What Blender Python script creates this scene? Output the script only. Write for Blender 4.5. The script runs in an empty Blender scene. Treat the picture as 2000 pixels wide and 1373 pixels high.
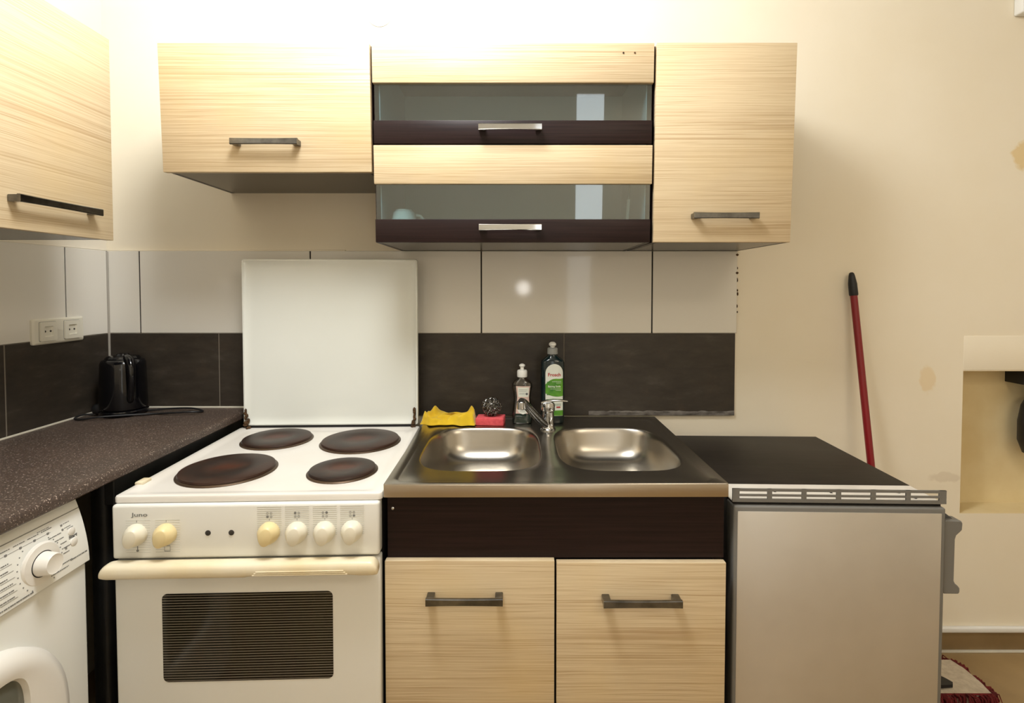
import bpy, bmesh, math, random
from mathutils import Vector, Matrix
R = math.radians
PI = math.pi
scene = bpy.context.scene
COL = scene.collection

# ---------------------------------------------------------------- camera
F_PX, PITCH, CX, CY = 1019.19, 0.0297, 1005.95, 593.12
CAM_Y, CAM_Z = -1.8552, 1.3098
cam_d = bpy.data.cameras.new('camera'); cam = bpy.data.objects.new('camera', cam_d); COL.objects.link(cam)
cam.location = (0, CAM_Y, CAM_Z); cam.rotation_euler = (PI/2 - PITCH, 0, 0)
cam_d.sensor_width = 36; cam_d.lens = 36*F_PX/2000
cam_d.shift_x = (1000-CX)/2000; cam_d.shift_y = (CY-686.5)/2000
cam_d.clip_start = 0.02
scene.camera = cam

# ---------------------------------------------------------------- light
world = bpy.data.worlds.new('world'); scene.world = world; world.use_nodes = True
world.node_tree.nodes['Background'].inputs[0].default_value = (0.75, 0.85, 1.0, 1)
world.node_tree.nodes['Background'].inputs[1].default_value = 0.3

def area(name, loc, rot, sx, sy, power, color, shape='RECTANGLE'):
    l = bpy.data.lights.new(name, 'AREA'); l.shape = shape; l.size = sx
    if shape in ('RECTANGLE', 'ELLIPSE'): l.size_y = sy
    l.energy = power; l.color = color
    o = bpy.data.objects.new(name, l); COL.objects.link(o); o.location = loc; o.rotation_euler = rot
    return o
# globe of the kitchen ceiling lamp
pl_ = bpy.data.lights.new('ceiling_lamp_light', 'POINT'); pl_.energy = 88; pl_.color = (0.97, 0.99, 1.0); pl_.shadow_soft_size = 0.22
po_ = bpy.data.objects.new('ceiling_lamp_light', pl_); COL.objects.link(po_); po_.location = (-0.32, -1.02, 2.56)
# added warm fill for the right wall, further back; no known lamp there
area('right_fill_light', (1.3, -2.7, 2.72), (0, 0, 0), 0.9, 0.9, 19, (1.0, 0.87, 0.68), 'DISK')
# daylight through the glazed door behind the photographer
area('glazed_door_light', (0.66, -3.55, 1.50), (R(90), 0, 0), 0.24, 2.5, 4, (0.88, 0.95, 1.0))
# small flash-like light added behind the camera for the round tile highlight
area('flash_like_light', (0.085, -3.50, 1.31), (R(90), 0, 0), 0.13, 0.13, 0.7, (1.0, 0.97, 0.92), 'DISK')

vs = scene.view_settings
vs.view_transform = 'Standard'; vs.look = 'None'; vs.exposure = -0.15; vs.gamma = 1.0; vs.use_curve_mapping = False

# ---------------------------------------------------------------- helpers
def srgb(r, g, b):
    f = lambda c: (c/255/12.92) if c/255 <= 0.04045 else ((c/255+0.055)/1.055)**2.4
    return (f(r), f(g), f(b), 1)

class MatB:
    def __init__(s, name):
        s.m = bpy.data.materials.new(name); s.m.use_nodes = True
        s.t = s.m.node_tree; s.b = s.t.nodes['Principled BSDF']; s.n = s.t.nodes
    def set(s, **k):
        names = {'col': 'Base Color', 'rough': 'Roughness', 'metal': 'Metallic', 'spec': 'Specular IOR Level', 'coat': 'Coat Weight',
                 'coatr': 'Coat Roughness', 'aniso': 'Anisotropic', 'sheen': 'Sheen Weight', 'trans': 'Transmission Weight', 'alpha': 'Alpha', 'sss': 'Subsurface Weight'}
        for a, v in k.items(): s.b.inputs[names[a]].default_value = v
        return s
    def link(s, a, b): s.t.links.new(a, b)
    def node(s, typ, **k):
        n = s.n.new(typ)
        for a, v in k.items(): setattr(n, a, v)
        return n
    def coords(s, scale=(1, 1, 1), kind='Object', loc=(0, 0, 0)):
        tc = s.node('ShaderNodeTexCoord'); mp = s.node('ShaderNodeMapping')
        mp.inputs['Scale'].default_value = scale; mp.inputs['Location'].default_value = loc
        s.link(tc.outputs[kind], mp.inputs[0]); return mp.outputs[0]
    def noise(s, vec, scale, detail=4, rough=0.55, dist=0.0):
        n = s.node('ShaderNodeTexNoise'); n.inputs['Scale'].default_value = scale; n.inputs['Detail'].default_value = detail
        n.inputs['Roughness'].default_value = rough; n.inputs['Distortion'].default_value = dist
        s.link(vec, n.inputs['Vector']); return n.outputs['Fac']
    def ramp(s, fac, stops):
        r = s.node('ShaderNodeValToRGB'); e = r.color_ramp.elements
        while len(e) < len(stops): e.new(0.5)
        for i, (p, c) in enumerate(stops): e[i].position = p; e[i].color = c
        s.link(fac, r.inputs[0]); return r.outputs[0]
    def mix(s, fac, a, b, mode='MIX'):
        m = s.node('ShaderNodeMix', data_type='RGBA', blend_type=mode)
        for sock, v in ((m.inputs[0], fac), (m.inputs[6], a), (m.inputs[7], b)):
            if isinstance(v, (int, float, tuple)): sock.default_value = v
            else: s.link(v, sock)
        return m.outputs[2]
    def math(s, op, a, b=None, c=None):
        m = s.node('ShaderNodeMath', operation=op)
        for i, v in enumerate((a, b, c)):
            if v is None: continue
            if isinstance(v, (int, float)): m.inputs[i].default_value = v
            else: s.link(v, m.inputs[i])
        return m.outputs[0]
    def col(s, sock): s.link(sock, s.b.inputs['Base Color']); return s
    def rough(s, sock): s.link(sock, s.b.inputs['Roughness']); return s
    def bump(s, h, strength=0.2, dist=0.01):
        b = s.node('ShaderNodeBump'); b.inputs['Strength'].default_value = strength; b.inputs['Distance'].default_value = dist
        s.link(h, b.inputs['Height']); s.link(b.outputs[0], s.b.inputs['Normal']); return s

def plain(name, col, rough=0.5, metal=0.0, **k):
    m = MatB(name); m.set(col=col, rough=rough, metal=metal, **k); return m.m

def soft_var(name, c1, c2, scale, rough=0.5, metal=0.0, vecscale=(1, 1, 1), bump=0.0, **k):
    m = MatB(name); m.set(rough=rough, metal=metal, **k)
    v = m.coords(vecscale); n = m.noise(v, scale)
    m.col(m.ramp(n, [(0.3, c1), (0.7, c2)]))
    if bump: m.bump(n, bump, 0.005)
    return m.m

class G:
    """collects shapes in one bmesh"""
    def __init__(s): s.bm = bmesh.new()
    def box(s, x0, x1, y0, y1, z0, z1, bev=0.0, seg=2):
        r = bmesh.ops.create_cube(s.bm, size=1.0)
        for v in r['verts']:
            v.co = Vector(((x0+x1)/2 + v.co.x*(x1-x0), (y0+y1)/2 + v.co.y*(y1-y0), (z0+z1)/2 + v.co.z*(z1-z0)))
        if bev > 0:
            es = list({e for v in r['verts'] for e in v.link_edges})
            bmesh.ops.bevel(s.bm, geom=es, offset=bev, offset_type='OFFSET', segments=seg, profile=0.5, affect='EDGES')
        return s
    def rings(s, rings, cap0=True, cap1=True, closed=True):
        vs = [[s.bm.verts.new(p) for p in r] for r in rings]
        n = len(vs[0])
        for a, b in zip(vs[:-1], vs[1:]):
            for i in range(n if closed else n-1):
                j = (i+1) % n
                try: s.bm.faces.new((a[i], a[j], b[j], b[i]))
                except ValueError: pass
        if cap0: s.bm.faces.new(list(reversed(vs[0])))
        if cap1: s.bm.faces.new(vs[-1])
        return s
    def lathe(s, prof, c=(0, 0, 0), n=32, axis='Z', cap0=True, cap1=True):
        rs = []
        for r, h in prof:
            ring = []
            for i in range(n):
                a = 2*PI*i/n; u, w = r*math.cos(a), r*math.sin(a)
                p = (u, w, h) if axis == 'Z' else ((u, -h, w) if axis == 'Y' else (h, u, w))
                ring.append((c[0]+p[0], c[1]+p[1], c[2]+p[2]))
            rs.append(ring)
        return s.rings(rs, cap0, cap1)
    def tube(s, path, r, n=8, caps=True):
        path = [Vector(p) for p in path]; rs = []
        rr = r if isinstance(r, (list, tuple)) else [r]*len(path)
        up = Vector((0, 0, 1)); prev = None
        for i, p in enumerate(path):
            t = (path[min(i+1, len(path)-1)] - path[max(i-1, 0)])
            if t.length < 1e-9: t = Vector((0, 0, 1))
            t.normalize()
            if prev is None:
                a = up if abs(t.dot(up)) < 0.95 else Vector((1, 0, 0))
                u = t.cross(a).normalized()
            else:
                u = (prev - t*prev.dot(t))
                u = u.normalized() if u.length > 1e-6 else t.orthogonal().normalized()
            prev = u; w = t.cross(u)
            rs.append([p + (u*math.cos(2*PI*k/n) + w*math.sin(2*PI*k/n))*rr[i] for k in range(n)])
        return s.rings(rs, caps, caps)
    def prism(s, poly, lo, hi, plane='XZ'):
        def P(a, b, h):
            return {'XZ': (a, h, b), 'XY': (a, b, h), 'YZ': (h, a, b)}[plane]
        s.rings([[P(a, b, lo) for a, b in poly], [P(a, b, hi) for a, b in poly]])
        return s
    def ball(s, c, rad, sub=2):
        r = bmesh.ops.create_icosphere(s.bm, subdivisions=sub, radius=1.0)
        rad = rad if isinstance(rad, (tuple, list)) else (rad,)*3
        for v in r['verts']: v.co = Vector((c[0]+v.co.x*rad[0], c[1]+v.co.y*rad[1], c[2]+v.co.z*rad[2]))
        return s
    def map(s, f):
        for v in s.bm.verts: v.co = Vector(f(v.co))
        return s
    def out(s, name, mat, parent=None, smooth=True, ang=35):
        bmesh.ops.recalc_face_normals(s.bm, faces=s.bm.faces)
        me = bpy.data.meshes.new(name); s.bm.to_mesh(me); s.bm.free()
        return obj(name, me, mat, parent, smooth, ang)

def obj(name, me, mat, parent=None, smooth=True, ang=35):
    me.materials.clear(); me.materials.append(mat)
    if smooth:
        me.polygons.foreach_set('use_smooth', [True]*len(me.polygons))
        me.set_sharp_from_angle(angle=R(ang))
    o = bpy.data.objects.new(name, me); COL.objects.link(o)
    if parent: o.parent = parent
    return o

def empty(name, loc, rot=(0, 0, 0)):
    o = bpy.data.objects.new(name, None); COL.objects.link(o); o.location = loc; o.rotation_euler = rot
    o.empty_display_size = 0.05
    return o
def tag(o, label=None, cat=None, group=None, kind=None):
    if label: o['label'] = label
    if cat: o['category'] = cat
    if group: o['group'] = group
    if kind: o['kind'] = kind
    return o

def rrect(w, d, r, n=6):
    pts = []
    for cx, cy, a0 in ((w/2-r, d/2-r, 0), (-w/2+r, d/2-r, 90), (-w/2+r, -d/2+r, 180), (w/2-r, -d/2+r, 270)):
        for k in range(n+1):
            a = R(a0 + 90*k/n); pts.append((cx + r*math.cos(a), cy + r*math.sin(a)))
    return pts
def superell(w, d, e, n=40):
    pts = []
    for i in range(n):
        a = 2*PI*i/n; c, s_ = math.cos(a), math.sin(a)
        pts.append((w/2*math.copysign(abs(c)**(2/e), c), d/2*math.copysign(abs(s_)**(2/e), s_)))
    return pts
def text_mesh(body, size, extrude=0.0002, align='CENTER', bold=0.0):
    cu = bpy.data.curves.new('text', 'FONT'); cu.body = body; cu.size = size; cu.align_x = align; cu.align_y = 'CENTER'
    cu.extrude = extrude; cu.offset = bold; cu.resolution_u = 3
    o = bpy.data.objects.new('text_tmp', cu); COL.objects.link(o)
    dg = bpy.context.evaluated_depsgraph_get()
    me = bpy.data.meshes.new_from_object(o.evaluated_get(dg))
    bpy.data.objects.remove(o); bpy.data.curves.remove(cu)
    return me
def sstep(a, b, x):
    t = max(0, min(1, (x-a)/(b-a))); return t*t*(3-2*t)

# ---------------------------------------------------------------- materials
def mk_wood(name, light, dark, yellow, rough=0.45):
    m = MatB(name); m.set(rough=rough, spec=0.3)
    oi = m.node('ShaderNodeObjectInfo')
    tc = m.node('ShaderNodeTexCoord')
    add = m.node('ShaderNodeVectorMath', operation='ADD')
    cmb = m.node('ShaderNodeCombineXYZ')
    m.link(m.math('MULTIPLY', oi.outputs['Random'], 7.0), cmb.inputs[2]); m.link(m.math('MULTIPLY', oi.outputs['Random'], 3.0), cmb.inputs[0])
    m.link(tc.outputs['Object'], add.inputs[0]); m.link(cmb.outputs[0], add.inputs[1])
    def mp(sc):
        q = m.node('ShaderNodeMapping'); q.inputs['Scale'].default_value = sc; m.link(add.outputs[0], q.inputs[0]); return q.outputs[0]
    warp = m.noise(mp((1.6, 1, 5)), 1.0, 2, 0.5)
    sep = m.node('ShaderNodeSeparateXYZ'); m.link(add.outputs[0], sep.inputs[0])
    zz = m.math('ADD', sep.outputs[2], m.math('MULTIPLY', warp, 0.030))
    cmb2 = m.node('ShaderNodeCombineXYZ'); m.link(m.math('MULTIPLY', sep.outputs[0], 0.011), cmb2.inputs[0]); m.link(m.math('MULTIPLY', zz, 1.25), cmb2.inputs[2])
    fine = m.node('ShaderNodeTexNoise'); fine.inputs['Scale'].default_value = 260; fine.inputs['Detail'].default_value = 2; fine.inputs['Roughness'].default_value = 0.6
    m.link(cmb2.outputs[0], fine.inputs['Vector'])
    streak = m.noise(mp((7, 1, 520)), 1.0, 2, 0.6)
    broad = m.noise(mp((0.9, 1, 14)), 1.0, 3, 0.5)
    lines = m.noise(mp((1.1, 1, 300)), 1.0, 1, 0.5)
    clus = m.noise(mp((1.5, 1, 24)), 1.0, 2, 0.5)
    stain = m.noise(mp((4, 4, 4)), 1.0, 2, 0.5)
    base = m.ramp(fine.outputs['Fac'], [(0.30, dark), (0.46, light)])
    base = m.mix(m.math('MULTIPLY', m.ramp(streak, [(0.42, (1, 1, 1, 1)), (0.56, (0, 0, 0, 1))]), 0.28), base, dark)
    lf = m.math('MULTIPLY', m.ramp(lines, [(0.38, (1, 1, 1, 1)), (0.50, (0, 0, 0, 1))]), m.ramp(clus, [(0.38, (0.15, 0.15, 0.15, 1)), (0.62, (0.75, 0.75, 0.75, 1))]))
    base = m.mix(lf, base, dark)
    base = m.mix(m.math('MULTIPLY', m.ramp(broad, [(0.4, (0, 0, 0, 1)), (0.65, (1, 1, 1, 1))]), 0.35), base, light)
    base = m.mix(m.math('MULTIPLY', m.ramp(stain, [(0.5, (0, 0, 0, 1)), (0.75, (1, 1, 1, 1))]), 0.4), base, yellow)
    m.col(base); m.bump(fine.outputs['Fac'], 0.06, 0.001)
    return m.m
M = {}
M['wood'] = mk_wood('pine_laminate', (0.67, 0.54, 0.350, 1), (0.445, 0.305, 0.165, 1), (0.67, 0.48, 0.22, 1))
M['wood_edge'] = plain('pine_edge', (0.70, 0.53, 0.31, 1), 0.5)
def mk_dark():
    m = MatB('wenge_laminate'); m.set(rough=0.38, spec=0.22)
    n = m.noise(m.coords((3, 3, 160)), 1.0, 4, 0.6)
    m.col(m.ramp(n, [(0.3, (0.010, 0.0045, 0.0045, 1)), (0.7, (0.024, 0.012, 0.011, 1))])); return m.m
M['wenge'] = mk_dark()
M['wenge_under'] = soft_var('wenge_underside', (0.045, 0.033, 0.026, 1), (0.06, 0.045, 0.036, 1), 30, 0.25)
M['inner'] = plain('cabinet_inside_grey', (0.42, 0.45, 0.46, 1), 0.5)
M['inner_back'] = plain('cabinet_back_panel', (0.80, 0.82, 0.76, 1), 0.5)
M['chrome'] = soft_var('dark_chrome', (0.10, 0.10, 0.10, 1), (0.24, 0.24, 0.24, 1), 25, 0.18, 1.0)  # base darkened to hold the dark room reflections
M['chrome_b'] = plain('bright_chrome', (0.58, 0.59, 0.60, 1), 0.10, 1.0)
M['gap'] = plain('dark_gap', (0.006, 0.005, 0.005, 1), 0.8)  # near-black for painted shade in gaps, also hook, slits and tie
def mk_wall():
    m = MatB('cream_plaster'); m.set(rough=0.75, spec=0.25)
    v = m.coords(); n = m.noise(v, 3.0, 4); n2 = m.noise(v, 90, 3)
    c = m.ramp(n, [(0.3, (0.865, 0.78, 0.615, 1)), (0.7, (0.89, 0.815, 0.665, 1))])
    def blob(c, cen, rad, col, amt):
        vm = m.node('ShaderNodeVectorMath', operation='SUBTRACT'); m.link(v, vm.inputs[0]); vm.inputs[1].default_value = cen
        mpn = m.node('ShaderNodeVectorMath', operation='DIVIDE'); m.link(vm.outputs[0], mpn.inputs[0]); mpn.inputs[1].default_value = rad
        ln = m.node('ShaderNodeVectorMath', operation='LENGTH'); m.link(mpn.outputs[0], ln.inputs[0])
        d = m.math('ADD', ln.outputs['Value'], m.math('MULTIPLY', m.math('SUBTRACT', m.noise(v, 22, 3), 0.5), 1.3))
        f = m.ramp(d, [(0.75, (1, 1, 1, 1)), (1.05, (0, 0, 0, 1))])
        return m.mix(m.math('MULTIPLY', f, amt), c, col)
    c = blob(c, (1.785, 0, 1.775), (0.035, 0.5, 0.05), (0.76, 0.57, 0.26, 1), 0.75)
    c = blob(c, (1.475, 0, 0.985), (0.03, 0.5, 0.06), (0.80, 0.62, 0.35, 1), 0.55)
    c = blob(c, (1.545, 0, 0.63), (0.06, 0.5, 0.022), (0.60, 0.50, 0.36, 1), 0.35)
    c = blob(c, (1.78, 0.09, 0.93), (0.03, 0.5, 0.03), (0.5, 0.36, 0.2, 1), 0.45)
    m.col(c); m.bump(n2, 0.08, 0.002)
    return m.m
M['wall'] = mk_wall()
M['niche'] = soft_var('yellow_niche_lining', (0.72, 0.57, 0.30, 1), (0.80, 0.67, 0.40, 1), 7, 0.7)  # yellower and darker than the wall colour
M['wallside'] = soft_var('side_wall_paint', (0.80, 0.74, 0.62, 1), (0.83, 0.77, 0.66, 1), 3, 0.75)
M['white_paint'] = soft_var('white_paint', (0.80, 0.79, 0.75, 1), (0.84, 0.83, 0.80, 1), 4, 0.6)
M['tile_white'] = plain('glossy_white_tile', (0.80, 0.77, 0.70, 1), 0.07, spec=0.5)
def mk_dtile():
    m = MatB('dark_stone_tile'); m.set(rough=0.42, spec=0.4)
    v = m.coords((1, 1, 1)); n = m.noise(m.coords((9, 9, 26)), 1.0, 6, 0.65); n2 = m.noise(v, 14, 5, 0.6)
    c = m.ramp(n, [(0.3, (0.030, 0.024, 0.018, 1)), (0.58, (0.047, 0.038, 0.029, 1)), (0.8, (0.085, 0.072, 0.058, 1))])
    c = m.mix(m.math('MULTIPLY', m.ramp(n2, [(0.55, (0, 0, 0, 1)), (0.75, (1, 1, 1, 1))]), 0.4), c, (0.075, 0.052, 0.035, 1))
    m.col(c); m.bump(n, 0.1, 0.002); return m.m
M['tile_dark'] = mk_dtile()
M['grout_dark'] = plain('black_grout', (0.018, 0.016, 0.014, 1), 0.9)
M['grout_light'] = plain('grey_grout', (0.22, 0.19, 0.15, 1), 0.9)
M['caulk'] = plain('cream_caulk', (0.62, 0.58, 0.48, 1), 0.5)
M['corner'] = plain('grey_corner_strip', (0.42, 0.39, 0.34, 1), 0.45)
M['residue'] = soft_var('mortar_residue', (0.05, 0.042, 0.035, 1), (0.24, 0.22, 0.2, 1), 26, 0.8, vecscale=(1, 1, 2.5), bump=0.5)
M['rust_edge'] = soft_var('brown_grime', (0.03, 0.014, 0.006, 1), (0.12, 0.06, 0.02, 1), 60, 0.9, bump=0.5)
def mk_counter():
    m = MatB('speckled_worktop'); m.set(rough=0.38, spec=0.28)
    v = m.coords(); n = m.noise(v, 7, 3); sp = m.noise(v, 420, 2, 0.7); sp2 = m.noise(v, 250, 2, 0.6)
    c = m.ramp(n, [(0.3, (0.070, 0.050, 0.039, 1)), (0.7, (0.090, 0.061, 0.046, 1))])
    c = m.mix(m.ramp(sp, [(0.36, (1, 1, 1, 1)), (0.46, (0, 0, 0, 1))]), c, (0.030, 0.024, 0.022, 1))
    c = m.mix(m.ramp(sp2, [(0.60, (0, 0, 0, 1)), (0.68, (1, 1, 1, 1))]), c, (0.38, 0.31, 0.25, 1))
    m.col(c); return m.m
M['counter'] = mk_counter()
M['enamel'] = soft_var('white_enamel', (0.80, 0.79, 0.73, 1), (0.83, 0.82, 0.77, 1), 3, 0.14, spec=0.5)
M['enamel_lid'] = soft_var('lid_enamel', (0.78, 0.80, 0.74, 1), (0.81, 0.83, 0.78, 1), 2, 0.12, spec=0.5)
M['enamel_hob'] = soft_var('hob_enamel', (0.76, 0.715, 0.645, 1), (0.80, 0.765, 0.71, 1), 5, 0.16, spec=0.5)
M['stove_side'] = plain('stove_side_dark', (0.03, 0.028, 0.026, 1), 0.5)
M['cream_plastic'] = soft_var('yellowed_plastic', (0.74, 0.60, 0.34, 1), (0.83, 0.76, 0.60, 1), 5, 0.32)
M['knob'] = plain('ivory_knob', (0.80, 0.75, 0.61, 1), 0.35)
M['knob_y'] = plain('yellowed_knob', (0.80, 0.66, 0.36, 1), 0.35)
M['print'] = plain('grey_print', (0.10, 0.10, 0.10, 1), 0.6)
M['print_soft'] = plain('pale_grey_print', (0.56, 0.56, 0.51, 1), 0.5)
M['print_mid'] = plain('mid_grey_print', (0.22, 0.22, 0.21, 1), 0.5)
def mk_iron():
    m = MatB('rusty_cast_iron'); m.set(rough=0.42, metal=0.2, spec=0.4)
    v = m.coords(); ln = m.node('ShaderNodeVectorMath', operation='LENGTH')
    sep = m.node('ShaderNodeSeparateXYZ'); m.link(v, sep.inputs[0]); cb = m.node('ShaderNodeCombineXYZ')
    m.link(sep.outputs[0], cb.inputs[0]); m.link(sep.outputs[1], cb.inputs[1]); m.link(cb.outputs[0], ln.inputs[0])
    n = m.noise(v, 18, 5, 0.6)
    d = m.math('ADD', m.math('MULTIPLY', ln.outputs['Value'], 9.0), m.math('MULTIPLY', m.math('SUBTRACT', n, 0.5), 1.1))
    c = m.ramp(d, [(0.10, (0.075, 0.022, 0.010, 1)), (0.32, (0.042, 0.018, 0.011, 1)), (0.62, (0.022, 0.013, 0.010, 1)), (0.95, (0.040, 0.017, 0.010, 1))])
    m.col(c); m.bump(n, 0.1, 0.002); return m.m
M['iron'] = mk_iron()
M['trim'] = plain('plate_trim_ring', (0.10, 0.065, 0.04, 1), 0.35, 0.7)
def mk_oven_glass():
    m = MatB('striped_oven_glass'); m.set(rough=0.10, spec=0.35)
    sep = m.node('ShaderNodeSeparateXYZ'); m.link(m.coords(), sep.inputs[0])
    f = m.math('FRACT', m.math('DIVIDE', sep.outputs[2], 0.0060))
    ln = m.math('LESS_THAN', f, 0.16)
    n = m.noise(m.coords((4, 1, 4)), 1.0, 3)
    base = m.ramp(n, [(0.35, (0.006, 0.005, 0.006, 1)), (0.7, (0.016, 0.014, 0.006, 1))])
    m.col(m.mix(ln, base, (0.36, 0.32, 0.27, 1))); return m.m
M['oven_glass'] = mk_oven_glass()
def mk_steel(name, col, rough, vec):
    m = MatB(name); m.set(rough=rough, metal=1.0)
    n2 = m.noise(m.coords(vec), 1.0, 4)
    m.col(m.mix(m.math('MULTIPLY', n2, 0.5), col, (col[0]*0.72, col[1]*0.70, col[2]*0.66, 1))); return m.m
M['steel'] = mk_steel('brushed_sink_steel', (0.44, 0.41, 0.36, 1), 0.27, (5, 9, 9))
M['steel_edge'] = mk_steel('sink_front_edge_steel', (0.55, 0.48, 0.39, 1), 0.34, (4, 4, 60))
def mk_fridge():
    m = MatB('silver_fridge_door'); m.set(rough=0.42, metal=0.75)
    v = m.coords(); n = m.noise(v, 5, 3)
    m.col(m.ramp(n, [(0.3, (0.60, 0.57, 0.52, 1)), (0.7, (0.66, 0.63, 0.58, 1))]))
    return m.m
M['fridge'] = mk_fridge()
M['fridge_grey'] = plain('grey_fridge_plastic', (0.165, 0.16, 0.148, 1), 0.45)
M['fridge_metal'] = soft_var('pale_sheet_metal', (0.62, 0.58, 0.52, 1), (0.74, 0.70, 0.63, 1), 8, 0.4)
M['fridge_body'] = plain('fridge_side', (0.09, 0.088, 0.085, 1), 0.5)
M['fridge_top'] = soft_var('black_fridge_top', (0.014, 0.011, 0.008, 1), (0.022, 0.017, 0.013, 1), 12, 0.5, vecscale=(1, 6, 1), spec=0.2)
M['red'] = plain('dark_red_handle', (0.22, 0.006, 0.010, 1), 0.35)
M['black'] = plain('black_rubber', (0.008, 0.008, 0.009, 1), 0.5)
M['gloss_black'] = plain('glossy_black_plastic', (0.003, 0.003, 0.004, 1), 0.10)
M['gauge'] = plain('smoky_gauge', (0.07, 0.062, 0.03, 1), 0.2)
M['leg'] = soft_var('black_leg', (0.010, 0.010, 0.010, 1), (0.022, 0.022, 0.020, 1), 20, 0.4)
M['wm'] = soft_var('washer_white', (0.80, 0.80, 0.74, 1), (0.83, 0.82, 0.77, 1), 3, 0.28)
M['wm_door'] = plain('washer_door_white', (0.82, 0.79, 0.73, 1), 0.3)
M['wm_glass'] = plain('washer_dark_glass', (0.14, 0.14, 0.11, 1), 0.08)
M['outlet'] = plain('ivory_outlet', (0.78, 0.75, 0.64, 1), 0.35)
M['pin'] = plain('outlet_hole', (0.03, 0.025, 0.02, 1), 0.5)
def mk_glass(name, tint, gl=0.08, gcol=(1, 1, 1, 1), rough=0.02):
    m = bpy.data.materials.new(name); m.use_nodes = True; t = m.node_tree; t.nodes.clear()
    o = t.nodes.new('ShaderNodeOutputMaterial'); mx = t.nodes.new('ShaderNodeMixShader'); tr = t.nodes.new('ShaderNodeBsdfTransparent'); g = t.nodes.new('ShaderNodeBsdfGlossy')
    tr.inputs[0].default_value = tint; g.inputs[0].default_value = gcol; g.inputs['Roughness'].default_value = rough; mx.inputs[0].default_value = gl
    t.links.new(tr.outputs[0], mx.inputs[1]); t.links.new(g.outputs[0], mx.inputs[2]); t.links.new(mx.outputs[0], o.inputs[0]); return m
M['glass'] = mk_glass('cabinet_glass', (0.66, 0.76, 0.78, 1), 0.12)
M['ceramic'] = plain('white_ceramic', (0.82, 0.84, 0.80, 1), 0.12)
M['floor'] = soft_var('beige_floor_tile', (0.30, 0.20, 0.09, 1), (0.38, 0.26, 0.12, 1), 6, 0.35)
M['base_tile'] = soft_var('shaded_base_tile', (0.20, 0.13, 0.055, 1), (0.25, 0.165, 0.075, 1), 8, 0.4)  # beige tile browned down, its shade put into the colour
M['sponge'] = soft_var('pink_sponge', (0.62, 0.07, 0.085, 1), (0.74, 0.11, 0.12, 1), 90, 0.9, bump=0.5)
def mk_cloth():
    m = MatB('yellow_cloth'); m.set(rough=0.85, sheen=0.3)
    n = m.noise(m.coords(), 16, 4); n2 = m.noise(m.coords(), 500, 2)
    m.col(m.ramp(n, [(0.3, (0.58, 0.36, 0.004, 1)), (0.7, (0.74, 0.50, 0.008, 1))])); m.bump(n2, 0.3, 0.001); return m.m
M['cloth'] = mk_cloth()
M['wool'] = plain('steel_wool', (0.26, 0.25, 0.23, 1), 0.25, 1.0)
M['cap_white'] = plain('white_cap', (0.82, 0.82, 0.78, 1), 0.35)
M['cap_grey'] = plain('grey_cap', (0.30, 0.31, 0.30, 1), 0.3)
M['bottle_clear'] = mk_glass('clear_bottle', (0.62, 0.60, 0.55, 1), 0.10, rough=0.1)
M['teal'] = plain('teal_soap', (0.004, 0.065, 0.062, 1), 0.15)
M['bottle_green'] = plain('dark_green_bottle', (0.004, 0.014, 0.016, 1), 0.10)
M['bottle_blue'] = plain('dark_blue_soap', (0.003, 0.009, 0.030, 1), 0.12)
M['label_white'] = plain('label_white', (0.72, 0.74, 0.66, 1), 0.45)
M['label_pink'] = plain('label_pink', (0.62, 0.45, 0.38, 1), 0.45)
M['label_red'] = plain('label_red', (0.42, 0.03, 0.03, 1), 0.45)
M['label_green'] = soft_var('label_green', (0.02, 0.14, 0.012, 1), (0.16, 0.42, 0.03, 1), 22, 0.45)
M['label_green_d'] = plain('label_deep_green', (0.012, 0.12, 0.02, 1), 0.45)
M['mop_white'] = soft_var('mop_pad_white', (0.52, 0.44, 0.34, 1), (0.68, 0.60, 0.48, 1), 60, 0.9, bump=0.4)
M['mop_red'] = soft_var('mop_fringe_red', (0.085, 0.006, 0.007, 1), (0.20, 0.014, 0.016, 1), 50, 0.9)

# ================================================================ THE ROOM
XL, XR, YF, ZC = -1.448, 3.0, -3.6, 2.85
NX0, NX1, NZ0, NZ1, ND = 1.600, 2.45, 0.499, 1.015, 0.095
tag(G().box(XL-0.1, XR+0.1, YF-0.1, 0.2, -0.08, 0.0).out('floor', M['floor'], smooth=False), kind='structure')
tag(G().box(XL-0.1, XR+0.1, YF-0.1, 0.2, ZC, ZC+0.08).out('ceiling', M['white_paint'], smooth=False), kind='structure')
g = G()   # back wall with a niche cut into it
g.box(XL-0.1, NX0, 0, 0.2, 0, ZC); g.box(NX1, XR+0.1, 0, 0.2, 0, ZC)
g.box(NX0, NX1, 0, 0.2, NZ1, ZC); g.box(NX0, NX1, 0, 0.2, 0, NZ0); g.box(NX0, NX1, ND, 0.2, NZ0, NZ1)
wall_back = tag(g.out('wall_back', M['wall'], smooth=False), kind='structure')
G().box(1.60, 2.46, -0.0018, 0.002, 1.018, 1.140, 0.0015, 2).out('plaster_patch', M['wall'], wall_back)
gl = G(); e_ = 0.0015
gl.box(NX0, NX1, ND-e_, ND, NZ0, NZ1); gl.box(NX0, NX0+e_, 0.001, ND, NZ0, NZ1); gl.box(NX0, NX1, 0.001, ND, NZ0, NZ0+e_); gl.box(NX0, NX1, 0.001, ND, NZ1-e_, NZ1)
tag(gl.out('niche_lining', M['niche'], wall_back, smooth=False), 'yellower, darker lining inside the niche')
wall_left = tag(G().box(XL-0.1, XL, YF, 0, 0, ZC).out('wall_left', M['wallside'], smooth=False), kind='structure')
tag(G().box(XR, XR+0.1, YF, 0, 0, ZC).out('wall_right', M['wallside'], smooth=False), kind='structure')
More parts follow.
